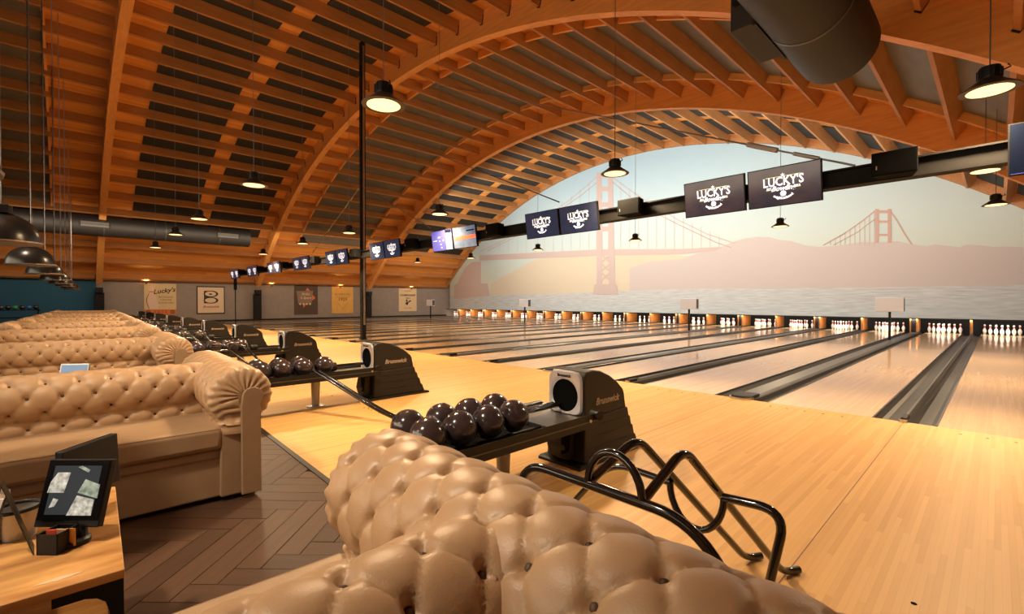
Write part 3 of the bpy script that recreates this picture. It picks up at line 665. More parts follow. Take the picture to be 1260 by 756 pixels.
# dome pendants over the booths
dm = None
DOMES = [(-2.9, -.46), (-6.22, -.42), (-9.75, -.365), (-12.8, -.29), (-16.3, -.20), (-19.5, -.10), (-22.8, 0), (-26.1, .12), (-29.3, .2)]
for i, (x, y) in enumerate(DOMES):
    lab = ['black dome pendant hanging over the nearest wooden table', 'large black dome pendant cut by the left picture edge'] + ['dark metal dome pendant over the booths, %s from the front' % ORD[q] for q in range(2, 9)]
    if dm is None:
        dm = thing('dome_pendant', (x, y, 1.80), lab[0], 'lamp', 'dome pendants over the booths')
        pr = [(.27*math.cos(a), .27*math.sin(a)) for a in [j*PI/2/9 for j in range(9)]] + [(.05, .27)]
        MB().lathe([(.275, -.012), (.278, 0)] + pr[0:] + [(.045, .235)] + [(r*.96, z*.95) for r, z in pr[::-1][1:]] + [(.262, -.010)], 32).build('dome', M_domeo, dm, smooth=True)
        MB().lathe([(.262, .0), (.260, -.004), (.277, -.008), (.280, .004)], 32).build('rim', M_steel, dm)
        m = MB().lathe([(.07, .24), (.08, .25), (.08, .33), (.03, .34)], 14); m.box(-.13, .13, -.06, .06, .25, .33); m.build('gear_box', M_black, dm, bevel=.01)
        MB().lathe([(.05, .12), (.07, .08), (.05, .03), (.01, .015)], 12).build('bulb', M_lampin, dm, smooth=True)
    t = dm if i == 0 else copytree(dm)
    t.location = (x, y, 1.80); t['label'] = lab[i]
    zt = CZ + math.sqrt((RA+.74)**2 - (x-CX)**2) - 1.8
    m = MB(); z = .34; j = 0
    step = .045
    while z < min(zt, 5.2) and i < 5:
        a = j % 2
        m.box(-.012 if a else -.004, .012 if a else .004, -.004 if a else -.012, .004 if a else .012, z, z+step*.92); z += step; j += 1
    if z < zt: m.tube([(0, 0, z), (0, 0, zt)], .008, 5)
    tag(m.build('chain', M_chain, t), kind='stuff'); MB().tube([(.03, .01, .34), (.06, .01, 1.2), (.03, .01, 2.4), (.03, .01, zt)], .006, 5).build('power_cord', M_chain, t)
    l = bpy.data.lights.new('dome_bulb', 'SPOT'); l.energy = 60; l.color = WARM; l.spot_size = math.radians(130); l.shadow_soft_size = .08
    o = bpy.data.objects.new('dome_bulb', l); o.location = (x, y, 1.80); COL.objects.link(o)

for yy in (3.3, 9.9, 14.6, 20.6):
    up = thing('wall_uplight', (XW+.3, yy, 2.30), 'small uplight washing the lowest ceiling boards, %s' % {3.3: 'above the cream banner', 9.9: 'beside the middle arch foot', 14.6: 'above the yellow poster', 20.6: 'above the lettered cream poster'}[yy], 'lamp')
    MB().box(-.29, .0, -.02, .02, -.05, -.03).build('bracket', M_black, up); MB().lathe([(.05, -.05), (.06, .02), (.05, .02), (.02, -.03)], 12).build('housing', M_black, up)
    l = bpy.data.lights.new('uplight_bulb', 'SPOT'); l.energy = 45; l.color = (1, .68, .22); l.spot_size = math.radians(120); l.spot_blend = .8; l.shadow_soft_size = .04
    o = bpy.data.objects.new('uplight_bulb', l); o.location = (XW+.3, yy, 2.34); o.rotation_euler = (PI, 0, 0); COL.objects.link(o)
# ---------------------------------------------------------------- ducts
def duct(x, y0, y1, label, vents, box=None):
    t = thing('air_duct', (x, 0, 4.9), label, 'duct')
    n = 36; m = MB(); m.tube([(0, y0, 0), (0, y1, 0)], .5, n); m.build('pipe', M_duct, t, smooth=True)
    for yy in np.arange(y1-1.5, y0, -2.4): MB().tube([(0, yy-.02, 0), (0, yy+.02, 0)], .506, n).build('seam_ring', M_cap, t, smooth=True)
    return t
t = duct(-30, -6.2, 7.65, 'long round black air duct along the left side of the vault', 1)
for ya in (.45, 5.95):
    v = MB().box(.32, .50, ya, ya+1.15, -.16, .16).build('vent_box', M_black, t)
    m = MB()
    for j in range(2): m.box(.50, .52, ya+.08, ya+1.07, -.12+j*.13, -.01+j*.13)
    m.build('grille', M_cap, v)
t = duct(-1.62, -6.2, 8.0, 'fat round black air duct crossing the top right corner', 0)
v = MB().box(-.71, -.42, 6.0, 7.08, -.29, .35).build('side_plenum', M_duct, t, bevel=.01)
MB().box(-.44, -.40, 5.96, 7.12, -.33, .39).build('flange', M_black, v)
MB().box(-.66, -.54, 5.9, 6.0, .0, .14).build('damper_motor', M_black, v)

# ---------------------------------------------------------------- ball returns
XH = -2.34
def make_return(loc, label):
    t = thing('ball_return', loc, label, 'ball return', 'ball returns')
    hw = .175
    # hood side profile (y, z), y measured from the hood front
    up = [(0, .36), (-.005, .64), (.01, .70), (.04, .722), (.12, .730), (.22, .712), (.34, .665), (.45, .60), (.53, .535), (.548, .50), (.572, .38), (.578, .36)]
    m = MB()
    m.prism(up, lambda a, b, q: (q, a, b), -hw, hw); m.build('hood', M_hood, t, bevel=.018, seg=3)
    lo = [(-.02, .03), (-.005, .36), (.58, .375), (.60, .30), (.62, .295), (.64, .22), (.66, .215), (.685, .13), (.705, .125), (.74, .03)]
    m = MB().prism(lo, lambda a, b, q: (q, a, b), -hw-.012, hw+.012); s_ = m.build('hood_skirt', M_hood, t, bevel=.01)
    MB().box(hw+.012, hw+.015, .06, .60, .296, .300).build('skirt_line', M_black, s_); MB().box(hw+.012, hw+.015, .10, .62, .216, .220).build('skirt_line', M_black, s_); MB().box(hw+.012, hw+.015, .12, .66, .126, .130).build('skirt_line', M_black, s_)
    MB().prism([(-.10, 0), (.80, 0), (.80, .02), (.78, .03), (-.08, .03), (-.10, .02)], lambda a, b, q: (q, a, b), -hw-.035, hw+.035).build('base_flange', M_black, t)
    # silver face with round mouth
    n = 32; cz_ = .53; ro = .125
    out = []
    for i in range(n):
        a = 2*PI*i/n; dx, dz = math.sin(a), math.cos(a)
        # superellipse like outline of the face
        tx = (hw-.008)/max(abs(dx), 1e-6); tz = ((.195) if dz > 0 else .145)/max(abs(dz), 1e-6); k_ = 1/((1/tx)**6+(1/tz)**6)**(1/6)
        out.append((dx*k_, cz_+dz*k_))
    m = MB(); vs = []
    for i in range(n):
        a = 2*PI*i/n; vs += [(out[i][0], -.012, out[i][1]), (out[i][0]*.95, -.03, cz_+(out[i][1]-cz_)*.95), (ro*1.12*math.sin(a), -.032, cz_+ro*1.12*math.cos(a)), (ro*math.sin(a), -.02, cz_+ro*math.cos(a))]
    fs = [(i*4+q, ((i+1) % n)*4+q, ((i+1) % n)*4+q+1, i*4+q+1) for i in range(n) for q in range(3)]
    m.add(vs, fs); fp = m.build('face_plate', M_silver, t, smooth=True)
    m = MB(); m.lathe([(ro, 0), (ro, .02)], n); 
    m = MB().add([(ro*1.02*math.sin(2*PI*i/n), -.0215, cz_+ro*1.02*math.cos(2*PI*i/n)) for i in range(n)], [tuple(range(n))]); m.build('mouth', M_dark, t)
    
    text('Brunswick', .032, M_black, 'face_lettering', t, (0, -.034, .685), TR, bold=.001)
    text('Brunswick', .075, M_logo, 'side_lettering', t, (hw+.002, .30, .475), (PI/2, 0, PI/2), shear=.25, bold=.0022)
    # front lower bulge with vent
    m = MB(); m.prism([(-.10, 0), (-.13, .10), (-.10, .24), (-.02, .30), (.0, .0)][:5], lambda a, b, q: (q, a, b+.05), -.10, .10); m.build('lower_front', M_hood, t, bevel=.02)
    m = MB().prism([(-.035, .10), (.035, .13), (.05, .28), (-.035, .30)], lambda a, b, q: (a+.085, q, b), -.125, -.115); m.build('front_vent', M_dark, t)
    # rack
    W = .30; L = 1.50; z0 = .395
    for s in (-1, 1):
        MB().prism([(s*W, z0-.055), (s*(W-.035), z0-.055), (s*(W-.05), z0+.0), (s*(W-.03), z0+.035), (s*W, z0+.045)], lambda a, b, q: (a, q, b), -L, .02).build('side_rail', M_black, t)
        MB().box(s*W-.002, s*W+.002, -L, .02, z0-.012, z0-.004).build('rail_groove', M_cap, t)
    MB().box(-W+.03, W-.03, -L, -.40, z0-.05, z0-.035).build('rack_tray', M_black, t); MB().box(-W+.03, W-.03, -.40, .0, z0-.05, z0-.012).build('clear_cover', M_steel, t)
    for xx in (-.19, -.09, .09, .19): MB().tube([(xx, -L, z0-.025), (xx, -.4, z0-.025)], .012, 6).build('ball_rod', M_black, t)
    pts = [(W*math.cos(a), -L - .05*math.sin(a), z0) for a in [j*PI/12 for j in range(13)]]
    MB().tube([(x*.95, y, z) for x, y, z in pts], .035, 8).build('end_bumper', M_black, t, smooth=True)
    for q in range(3): MB().tube([(-.12+.04*q, -.46, z0+.055), (-.12+.04*q, -.01, z0+.055)], .014, 8).build('lift_tube', M_tubeb, t, smooth=True)
    MB().tube([(-.08, -.50, z0+.05), (-.08, -.40, z0+.05)], .055, 12).build('lift_collar', M_black, t, smooth=True)
    MB().tube([(W-.05, .0, z0+.03), (W+.03, -.02, z0+.03)], .035, 10).build('pivot_knob', M_black, t, smooth=True)
    MB().tube([(W-.06, -.10, z0+.0), (W+.012, -.10, z0+.0)], .012, 8).build('clamp_bolt', M_steel, t)
    lg = MB().tube([(0, -.68, z0-.05), (0, -.68, .01)], .055, 18, r1=.042).build('leg', M_legg, t, smooth=True)
    MB().lathe([(.10, 0), (.10, .012), (.05, .02)], 24, (0, -.68, 0)).build('foot_disc', M_steel, lg)
    return t
ret0 = make_return((XH, 2.84, 0), 'nearest ball return with silver face and eight balls on its rack')
NR = 10
for k in range(1, NR):
    dup(ret0, (XH - P*k - .02*k, 2.84, 0), 'black ball return, %s counting from the nearest' % ORD[k])
# balls
def make_ball(loc, label):
    t = thing('bowling_ball', loc, label, 'ball', 'bowling balls on the returns')
    MB().sphere((0, 0, 0), .108, 24, 14).build('shell', M_ball, t, smooth=True)
    for (a, e) in ((-.12, 1.05), (.14, 1.05), (0, .72)):
        d = Vector((math.sin(a)*1.0, -math.cos(e), math.sin(e))).normalized()
        MB().tube([d*.1055, d*.1092], .0125 if e > 1 else .015, 10).build('finger_hole', M_hole, t)
    return t
b0 = None
for k in range(NR):
    rows_ = [(-.26 - 0, [1.49, 1.72, 1.955, 2.19]), (.0, [])]
    near = [(.105, y) for y in (1.48, 1.705, 1.93, 2.155)]; far = [(-.14, y) for y in (1.50, 1.75, 1.975, 2.21)]
    if k == 1: near = [(.105, y) for y in (1.53, 1.75, 1.98, 2.22)]; far = [(-.14, y) for y in (1.55, 1.79, 2.02)]
    if k == 2: near = [(.105, y) for y in (1.54, 1.77, 2.0)]; far = [(-.14, y) for y in (1.54, 1.76, 1.98, 2.20)]
    if k == 3: near = [(.105, y) for y in (1.53, 1.76, 2.1)]; far = [(-.14, y) for y in (1.55, 1.9, 2.2)]
    if k == 9: near = near[:3]; far = far[:2]
    for nm, lst in (('near', near), ('far', far)):
        for j, (dx, y) in enumerate(lst[::-1]):
            lab = 'dark purple ball, %s in the %s row from the hood, %s ball return' % (ORD[j], nm, 'nearest' if k == 0 else ORD[k])
            loc = (XH - (P+.02)*k + dx, y, .395 + .103)
            rot = (random.uniform(-.5, .5), random.uniform(-.6, .6), random.uniform(0, 6.28))
            if b0 is None: b0 = make_ball(loc, lab); b0.rotation_euler = (.2, .1, .3)
            else:
                c = dup(b0, loc, lab) if k < 5 else None
                if c is None:
                    c = b0.copy(); COL.objects.link(c); c.location = loc; c['label'] = lab
                    ch = [q for q in b0.children if q.name.startswith('shell')][0].copy(); COL.objects.link(ch); ch.parent = c
                c.rotation_euler = rot

# ---------------------------------------------------------------- ball ramps (tube frames)
def arcpts(a, b, c, n=8):    # quadratic corner
    a, b, c = Vector(a), Vector(b), Vector(c)
    return [a*(1-t)**2 + b*2*t*(1-t) + c*t*t for t in [i/n for i in range(n+1)]]
def rounded(pts, r=.06):
    P_ = [Vector(p) for p in pts]; out = [P_[0]]
    for i in range(1, len(P_)-1):
        a = P_[i] + (P_[i-1]-P_[i]).normalized()*min(r, (P_[i-1]-P_[i]).length*.49); c = P_[i] + (P_[i+1]-P_[i]).normalized()*min(r, (P_[i+1]-P_[i]).length*.49)
        out += arcpts(a, P_[i], c)
    return out + [P_[-1]]
def make_ramp(loc, label):
    t = thing('ball_ramp', loc, label, 'ball ramp', 'tubular ball ramps')
    R_ = .0165; ox, oy = loc[0], loc[1]
    L_ = lambda ps: [(x-ox, y-oy, z) for x, y, z in ps]
    MB().tube(rounded(L_([(-1.44, 1.35, .015), (-1.34, 1.35, .61), (-.62, 1.35, .605), (-.40, 1.35, .30), (-.40, 1.35, .015)]), .13), R_*1.08, 12).build('front_frame', M_tubeb, t, smooth=True)
    MB().tube(rounded(L_([(-1.66, 1.8, .015), (-1.22, 1.8, .53), (-.93, 1.8, .515)]), .12), R_*.9, 12).build('rear_frame', M_tubeb, t, smooth=True)
    MB().tube(rounded(L_([(-.715, 1.8, .52), (-.50, 1.8, .535), (-.60, 1.8, .015)]), .10), R_, 12).build('rear_frame', M_tubeb, t, smooth=True)
    cx_, r_ = -.822, .11
    MB().tube([(cx_-ox + r_*math.cos(a)*-1, 1.8-oy, .52 - .16*math.sin(a)) for a in [j*PI/14 for j in range(15)]], R_*.85, 10).build('ball_cradle', M_tubeb, t, smooth=True)
    cx_ = -.905
    MB().tube([(cx_-ox + r_*math.cos(a)*-1, 1.35-oy, .61 + .135*math.sin(a)) for a in [j*PI/14 for j in range(15)]], R_*.85, 10).build('top_hoop', M_tubeb, t, smooth=True)
    for x0, x1, x2 in ((-1.02, -.965, -.835), (-.80, -.775, -.672)):
        MB().tube(rounded(L_([(x0, 1.35, .605), (x1, 1.60, .735), (x2, 2.37, .02), (x2+.045, 2.45, .018)]), .07), R_, 12).build('track_rail', M_tubeb, t, smooth=True)
    return t
rp = make_ramp((-.9, 1.8, 0), 'black tubular ball ramp standing behind the nearest sofa')
r2 = thing('ball_ramp', (-7.2, 1.8, 0), 'black tubular ball ramp behind the third sofa', 'ball ramp', 'tubular ball ramps')
o_ = Vector((-7.2, 1.8, 0))
MB().tube(rounded([Vector(q) - o_ for q in ((-8.35, 1.62, .02), (-8.35, 1.62, .60), (-7.70, 1.62, .64), (-7.42, 2.2, .07), (-7.38, 2.36, .03))], .08), .0165, 10).build('track_rail', M_tubeb, r2, smooth=True)
MB().tube(rounded([Vector(q) - o_ for q in ((-8.35, 1.85, .02), (-8.35, 1.85, .60), (-7.55, 1.85, .62), (-7.25, 2.3, .07), (-7.21, 2.44, .03))], .08), .0165, 10).build('track_rail', M_tubeb, r2, smooth=True)
MB().tube([Vector((-8.35, 1.62, .5)) - o_, Vector((-8.35, 1.85, .5)) - o_], .013, 8).build('cross_bar', M_tubeb, r2, smooth=True)
for k in range(3, 9): dup(r2, (-7.2 - P*(k-2), 1.8 + .10*(k-2), 0), 'black tubular ball ramp behind the %s sofa' % ORD[k])
t = thing('ball_ramp', (-4.9, 2.2, 0), 'low twin-rail black ball ramp leaning on the second ball return', 'ball ramp')
a, b, c = Vector((-5.32, 2.03, .47)), Vector((-4.45, 2.37, .10)), Vector((-4.15, 2.50, .02))
for off in (0, .05):
    MB().tube(rounded([q + Vector((-.02, off, 0)) - Vector((-4.9, 2.2, 0)) for q in (a, b, c)], .2), .016, 8).build('track_rail', M_tubeb, t, smooth=True)
for f_ in (.70, .82):
    q = a.lerp(b, f_) - Vector((-4.9, 2.2, 0)); MB().tube([q, q + Vector((0, 0, -.05))], .008, 6).build('bolt', M_steel, t)

# ---------------------------------------------------------------- sofas
SU, SV, AMP = .15, .105, .0150
def tuft(u, v, amp):
    a = u/SU + v/(2*SV); b = -u/SU + v/(2*SV)
    sa, sb_ = np.abs(np.sin(PI*a)), np.abs(np.sin(PI*b))
    h = .58*(sa*sb_)**.6 + .46*(1 - np.exp(-sa*15)) * (1 - np.exp(-sb_*15))
    ra = a - np.round(a); rb = b - np.round(b)
    dd = (ra**2 + rb**2)
    return amp*(h - .55) - amp*1.25*np.exp(-dd/.020)*1.25
def smooth01(x): x = np.clip(x, 0, 1); return x*x*(3-2*x)
def roll_profile(c_in, kind, step):
    """closed-ish profile from the inner seat line over the roll; returns points, normals, tuft weight, arclength"""
    zc, r = (.658, .185) if kind == 'arm' else (.665, .150)
    pts = []
    if kind == 'back':
        a0 = math.radians(-52); hw = .105
        left = [(-hw, .42), (-hw-.005, .50)]
        arc_ = [(r*math.cos(a), zc + r*math.sin(a)) for a in np.linspace(PI - a0, a0, 60)]
        right = [(hw+.005, .50), (hw, .42)]
        pts = left + arc_ + right; tw = None
    else:   # arm: inner side at negative coordinate, outer panel at positive
        a0 = math.radians(-48)
        left = [(-.125, .42), (-.13, .50)]
        arc_ = [(r*math.cos(a), zc + r*math.sin(a)) for a in np.linspace(PI + math.radians(52), a0, 60)]
        right = [(.11, .50), (.10, .45), (.10, .05)]
        pts = left + arc_ + right
    pts = np.array(pts); d = np.r_[0, np.cumsum(np.hypot(*np.diff(pts, axis=0).T))]
    n = int(d[-1]/step); s = np.linspace(0, d[-1], n+1)
    q = np.c_[np.interp(s, d, pts[:, 0]), np.interp(s, d, pts[:, 1])]
    tng = np.gradient(q, axis=0); nrm = np.c_[-tng[:, 1], tng[:, 0]]; nrm /= np.linalg.norm(nrm, axis=1)[:, None]
    if kind == 'back': wgt = np.ones(n+1)
    else:
        stop = d[len(left)+52]; wgt = 1 - smooth01((s - stop)/.06)
    return q, nrm, wgt, s
def roll_mesh(kind, length, step, ends):
    q, nrm, wgt, s = roll_profile(0, kind, step)
    n = int(length/step); u = np.linspace(0, length, n+1)
    if kind == 'back': e = np.ones_like(u)
    else:
        du = np.minimum(u, length-u); e = du
    V = []; U_, S_ = np.meshgrid(u, s, indexing='ij')
    Wt = np.broadcast_to(wgt, U_.shape).copy()
    de = np.minimum(U_, length-U_)
    if kind == 'arm': Wt = Wt*smooth01((de-.03)/.08)
    H = tuft(U_ - length/2, S_ - s[-1]*(.5 if kind == 'back' else 0), AMP)*Wt
    if kind == 'arm':
        t_ = np.clip(1 - de/.055, 0, 1); shrink = .05*(1-np.sqrt(np.clip(1-t_**2, 0, 1)))
        pleat = .0075*np.sin(S_/.028*PI)*smooth01(t_*1.6) + .004*np.sin(S_/.047*PI)*smooth01(1-abs(de-.07)/.07)
        mask = 1 - smooth01((S_ - s[-1]*.68)/.1)
        H = H - shrink*(.35+.65*mask) + pleat*mask
    X = q[None, :, 0] + nrm[None, :, 0]*H; Z = q[None, :, 1] + nrm[None, :, 1]*H
    nu, ns = U_.shape
    verts = np.stack([U_, X, Z], -1).reshape(-1, 3)
    idx = np.arange(nu*ns).reshape(nu, ns)
    f = np.stack([idx[:-1, :-1], idx[1:, :-1], idx[1:, 1:], idx[:-1, 1:]], -1).reshape(-1, 4)
    faces = [tuple(map(int, r)) for r in f]
    verts = [tuple(p) for p in verts]
    if kind == 'arm':
        for row, flip in ((0, 1), (nu-1, 0)):
            # pleated end cap: rings towards the scroll centre
            ring = [int(i) for i in idx[row]]; base = [verts[i] for i in ring]; prev = ring
            for fr, dx in ((.8, .004), (.6, .008), (.3, .010)):
                new = []
                for j, p in enumerate(base):
                    c = (.02, .66) if p[2] > .60 else (.02, max(.05, p[2]))
                    hh = .006*math.sin(s[j]/.03*PI)*(1 if p[2] > .5 else 0)
                    new.append(len(verts)); sg = -1 if row == 0 else 1
                    verts.append((p[0] + sg*(dx+hh), c[0] + (p[1]-c[0])*fr, c[1] + (p[2]-c[1])*fr))
                for j in range(len(base)-1):
                    fc = (prev[j], prev[j+1], new[j+1], new[j]); faces.append(fc if flip == 0 else fc[::-1])
                prev = new
            faces.append(tuple(prev) if flip else tuple(prev[::-1]))
    # buttons
    btn = []
    vv = s - s[-1]*(.5 if kind == 'back' else 0)
    for i in range(-40, 41):
        for j in range(-40, 41):
            # a=i b=j integer -> u=(i-j)*SU/2, v=(i+j)*SV
            uu = (i-j)*SU/2 + length/2; v_ = (i+j)*SV
            if uu < .06 or uu > length-.06 or v_ < vv[0]+.03 or v_ > vv[-1]-.03: continue
            w0 = np.interp(v_, vv, wgt)
            if w0 < .9: continue
            h_ = -AMP*1.80
            btn.append((uu, np.interp(v_, vv, q[:, 0] + nrm[:, 0]*h_), np.interp(v_, vv, q[:, 1] + nrm[:, 1]*h_)))
    return verts, faces, btn
YA, HWs, YS0 = .70, .70, -1.30     # arm centre, half width of the double sofa, other arm
def make_sofa(step, loc, label):
    t = thing('chesterfield_sofa', loc, label, 'sofa', 'tan leather booth sofas', rz=SK)
    buttons = MB()
    def put(kind, length, fn, name):
        vs, fs, bt = roll_mesh(kind, length, step, None)
        m = MB(); m.add([fn(*v) for v in vs], fs); o = m.build(name, M_leather, t)
        o.data.polygons.foreach_set('use_smooth', [True]*len(o.data.polygons))
        bm_fix(o)
        for b in bt: buttons.sphere(fn(*b), .011, 8, 4)
        return o
    put('back', (YA+.02) - (YS0-.02), lambda u, a, z: (a + .01, YS0-.02+u, z), 'backrest')
    put('arm', 2*HWs, lambda u, a, z: (-HWs+u, YA+a, z), 'arm')
    put('arm', 2*HWs, lambda u, a, z: (HWs-u, YS0-a, z), 'arm')
    tag(buttons.build('upholstery_button', M_btn, t, smooth=True), kind='stuff')
    def rb(x0, x1, y0, y1, z0, z1, bev, name, m_, par): return MB().box(x0, x1, y0, y1, z0, z1).build(name, m_, par, bevel=bev, seg=3, smooth=True)
    rb(-HWs+.04, HWs-.04, YS0+.02, YA-.02, .03, .33, .012, 'base', M_leather2, t)
    for s in (-1, 1):
        x0, x1 = sorted((s*.115, s*(HWs-.045)))
        rb(*sorted((s*.10, s*(HWs-.03))), YS0+.09, YA-.09, .27, .34, .02, 'deck', M_leather2, t)
        c = rb(*sorted((s*.115, s*(HWs+.0))), YS0+.105, YA-.105, .335, .475, .03, 'seat_cushion', M_leather2, t)
        xe = s*(HWs-.004)
        MB().tube([(xe-s*.006, YS0+.13, .466), (xe-s*.006, YA-.13, .466)], .005, 6).tube([(xe-s*.006, YS0+.13, .348), (xe-s*.006, YA-.13, .348)], .005, 6).build('piping', M_leather2, c)
        for yc, sg in ((YA, 1), (YS0, -1)):
            # scroll panel on the arm front
            pr = [(-.055, .03), (.058, .03), (.058, .60)] + [(.012+.062*math.cos(a), .650+.062*math.sin(a)) for a in [-.5 + j*(PI+.5)/14 for j in range(15)]] + [(-.055, .60)]
            m = MB().prism(pr, lambda a, b, q: (q, yc+sg*(a+.045), b), *sorted((s*(HWs+.002), s*(HWs+.032)))); m.build('front_panel', M_leather2, t, bevel=.006)
    for yc, sg in ((YA, 1), (YS0, -1)):
        rb(-HWs+.01, HWs-.01, *sorted((yc-sg*.12, yc+sg*.095)), .03, .46, .01, 'arm_base', M_leather2, t)
    for x in (-HWs+.1, HWs-.1):
        for y in (YS0+.06, YA-.06): MB().box(x-.03, x+.03, y-.03, y+.03, 0, .05).build('foot', M_black, t)
    return t
import bmesh
def bm_fix(o):
    bm = bmesh.new(); bm.from_mesh(o.data); bmesh.ops.recalc_face_normals(bm, faces=bm.faces); bm.to_mesh(o.data); bm.free()
def spos(k): return (-.76 - P*k, .033*(.76 + P*k), 0)
make_sofa(.0085, spos(0), 'nearest tan leather buttoned sofa filling the bottom foreground')
sf = make_sofa(.0115, spos(1), 'tan buttoned sofa at left behind the wooden table, second nearest')
for k in range(2, 10): dup(sf, spos(k), 'tan leather buttoned booth sofa, %s counting from the nearest' % ORD[k], SK)

# ---------------------------------------------------------------- table and things on it
def table(loc, label):
    t = thing('booth_table', loc, label, 'table', 'booth tables', rz=SK)
    # origin at the near right corner of the top
    MB().box(-.80, 0, -1.05, 0, .474, .50).build('tabletop', M_tabletop, t, bevel=.003)
    if True:
        m = MB()
        m.box(-.045, -.018, -.03, -.004, 0, .473)
        m.prism([(-.002, .473), (-.15, .473), (-.15, .445), (-.085, .445), (-.06, .437), (-.042, .42), (-.034, .39), (-.032, .34), (-.032, 0), (-.002, 0)], lambda a, b, q: (q, a, b), -.018, -.008)
        m.build('leg', M_beam, t)
        for (sx_, sy_) in ((-.74, -.10), (-.74, -1.0), (-.06, -1.0)): MB().box(sx_-.03, sx_+.03, sy_-.03, sy_+.03, 0, .473).build('leg', M_beam, t)
        MB().box(-.78, -.045, -1.03, -.035, .27, .29).build('lower_shelf', M_tabletop, t)
    return t
tb = table((-1.72, .115, 0), 'mango wood table with black steel legs at lower left')
pq(tb, [], 'x', M_black) if False else None
sc = MB(); 
q0, q1 = at(40, 722, Z=.5005), at(104, 703, Z=.5005)
pts = []
n = 14
rt = Matrix.Rotation(-SK, 4, 'Z')
for i in range(n+1):
    p = q0.lerp(q1, i/n) - Vector((-1.72, .115, 0)); p = rt @ p; wd = .012*math.sin(PI*min(1, max(.05, i/n)))*random.uniform(.6, 1.2)
    pts.append((p, wd))
up_ = [(p.x + wd, p.y) for p, wd in pts]; dn = [(p.x - wd, p.y) for p, wd in pts][::-1]
MB().prism(up_ + dn, lambda a, b, q: (a, b, q), .5002, .5009).build('worn_patch', mat('bare_wood', (.62, .42, .27), .8), tb)
for k in (1, 2, 3): dup(tb, (-1.72 - P*k, .115 + .033*P*k, 0), 'mango wood booth table between the %s and %s sofas' % (ORD[k], ORD[k+1]), SK)
# tablets
M_tscr = mat('tablet_glass', (.02, .024, .028), .06, emit=(.028, .032, .034), es=1)
M_tblue = mat('tablet_blue', (.05, .10, .15), .2, emit=(.10, .20, .32), es=1)
F2 = Vector((_F.x, _F.y, 0)).normalized()
def P3(r, d, z): return Vector((0, 0, z)) + _R*r + F2*d
def slab(c00, c10, c11, c01, n, th):     # four corners + normal direction into the slab
    return [c00, c10, c10+n*th, c00+n*th, c01, c11, c11+n*th, c01+n*th]
def tablet(name, origin, label):
    t = thing(name, origin, label, 'tablet'); O = Vector(origin)
    bl, br = P3(-1.52, 1.468, .548), P3(-1.315, 1.468, .548); tl, tr = P3(-1.52, 1.525, .746), P3(-1.315, 1.525, .746)
    n = (tl-bl).cross(br-bl).normalized()
    if n.dot(F2) < 0: n = -n
    bl, br, tl, tr = bl-O, br-O, tl-O, tr-O
    m = MB().hexa(slab(bl, br, tr, tl, n, .022)); m.build('housing', M_black, t, bevel=.003)
    f_ = lambda a, b: bl + (br-bl)*a + (tl-bl)*b - n*.001
    def quad(pts, name, m_, off=.0012):
        vs = [f_(a, b) - n*off for a, b in pts] + [f_(a, b) for a, b in pts]; k = len(pts)
        return MB().add(vs, [tuple(range(k-1, -1, -1)), tuple(range(k, 2*k))] + [(i, (i+1) % k, k+(i+1) % k, k+i) for i in range(k)]).build(name, m_, t)
    return t, quad, (bl, br, tl, tr, n)
t, quad, _g = tablet('order_tablet', (-2.0, .03, .5005), 'black tablet on a stand with glossy lit screen, facing the camera')
quad([(.02, .10), (.98, .10), (.98, .985), (.02, .985)], 'bezel', mat('tablet_bezel', (.006, .006, .007), .08))
quad([(.13, .18), (.87, .18), (.87, .90), (.13, .90)], 'display', M_tscr, .002)
M_refl = mat('tablet_reflection_pale', (.5, .52, .48), .2, emit=(.42, .46, .42), es=1, noise=((60, 60, 60), .5, (.12, .12, .10)))  # reflections on the glass, painted as glowing patches
M_refl2 = mat('tablet_reflection_green', (.3, .36, .3), .2, emit=(.26, .36, .30), es=1, noise=((50, 50, 50), .5, (.06, .09, .07)))
quad([(.10, .50), (.36, .50), (.40, .80), (.20, .80), (.12, .66)], 'reflection_patch', M_refl, .003)
quad([(.58, .50), (.90, .42), (.90, .62), (.66, .70)], 'reflection_patch', M_refl2, .003); quad([(.48, .17), (.86, .17), (.86, .40), (.58, .46)], 'reflection_patch', M_refl, .003)
quad([(.18, .28), (.26, .30), (.30, .40), (.22, .42)], 'reflection_patch', M_refl, .003); quad([(.50, .88), (.68, .80), (.70, .84), (.56, .90)], 'reflection_patch', M_refl2, .003)
MB().lathe([(.044, 0), (.044, .014), (.036, .02)], 24, (-.016, -.020, 0)).build('stand_base', M_black, t, smooth=True)
o_ = P3(-1.40, 1.50, .56) - Vector((-2.0, .03, .5005)); MB().tube([(-.01, 0, .012), (o_.x, o_.y, .10)], .017, 10).build('stand_neck', M_black, t)
# second tablet leaning away behind it
t2 = thing('order_tablet', (-2.10, .10, .5005), 'second black tablet seen edge-on behind the lit tablet', 'tablet'); O = Vector((-2.10, .10, .5005))
a0, a1 = P3(-1.535, 1.56, .575)-O, P3(-1.535, 1.79, .575)-O; b0_, b1_ = P3(-1.535, 1.56, .757)-O, P3(-1.545, 1.79, .757)-O
MB().hexa(slab(a0, a1, b1_, b0_, _R, .022)).build('housing', M_black, t2, bevel=.003)
a0, a1, b0_, b1_ = [q - _R*.001 for q in (a0, a1, b0_, b1_)]
MB().hexa(slab(a0, a1, b1_, b0_, -_R, .0015)).build('display', M_scrk, t2)
MB().tube([P3(-1.515, 1.67, .5)-O, P3(-1.515, 1.67, .60)-O], .015, 8).build('stand_neck', M_black, t2); c_ = P3(-1.515, 1.67, .5)-O
MB().lathe([(.030, 0), (.030, .012), (.02, .018)], 20, (c_.x, c_.y, 0)).build('stand_base', M_black, t2, smooth=True)
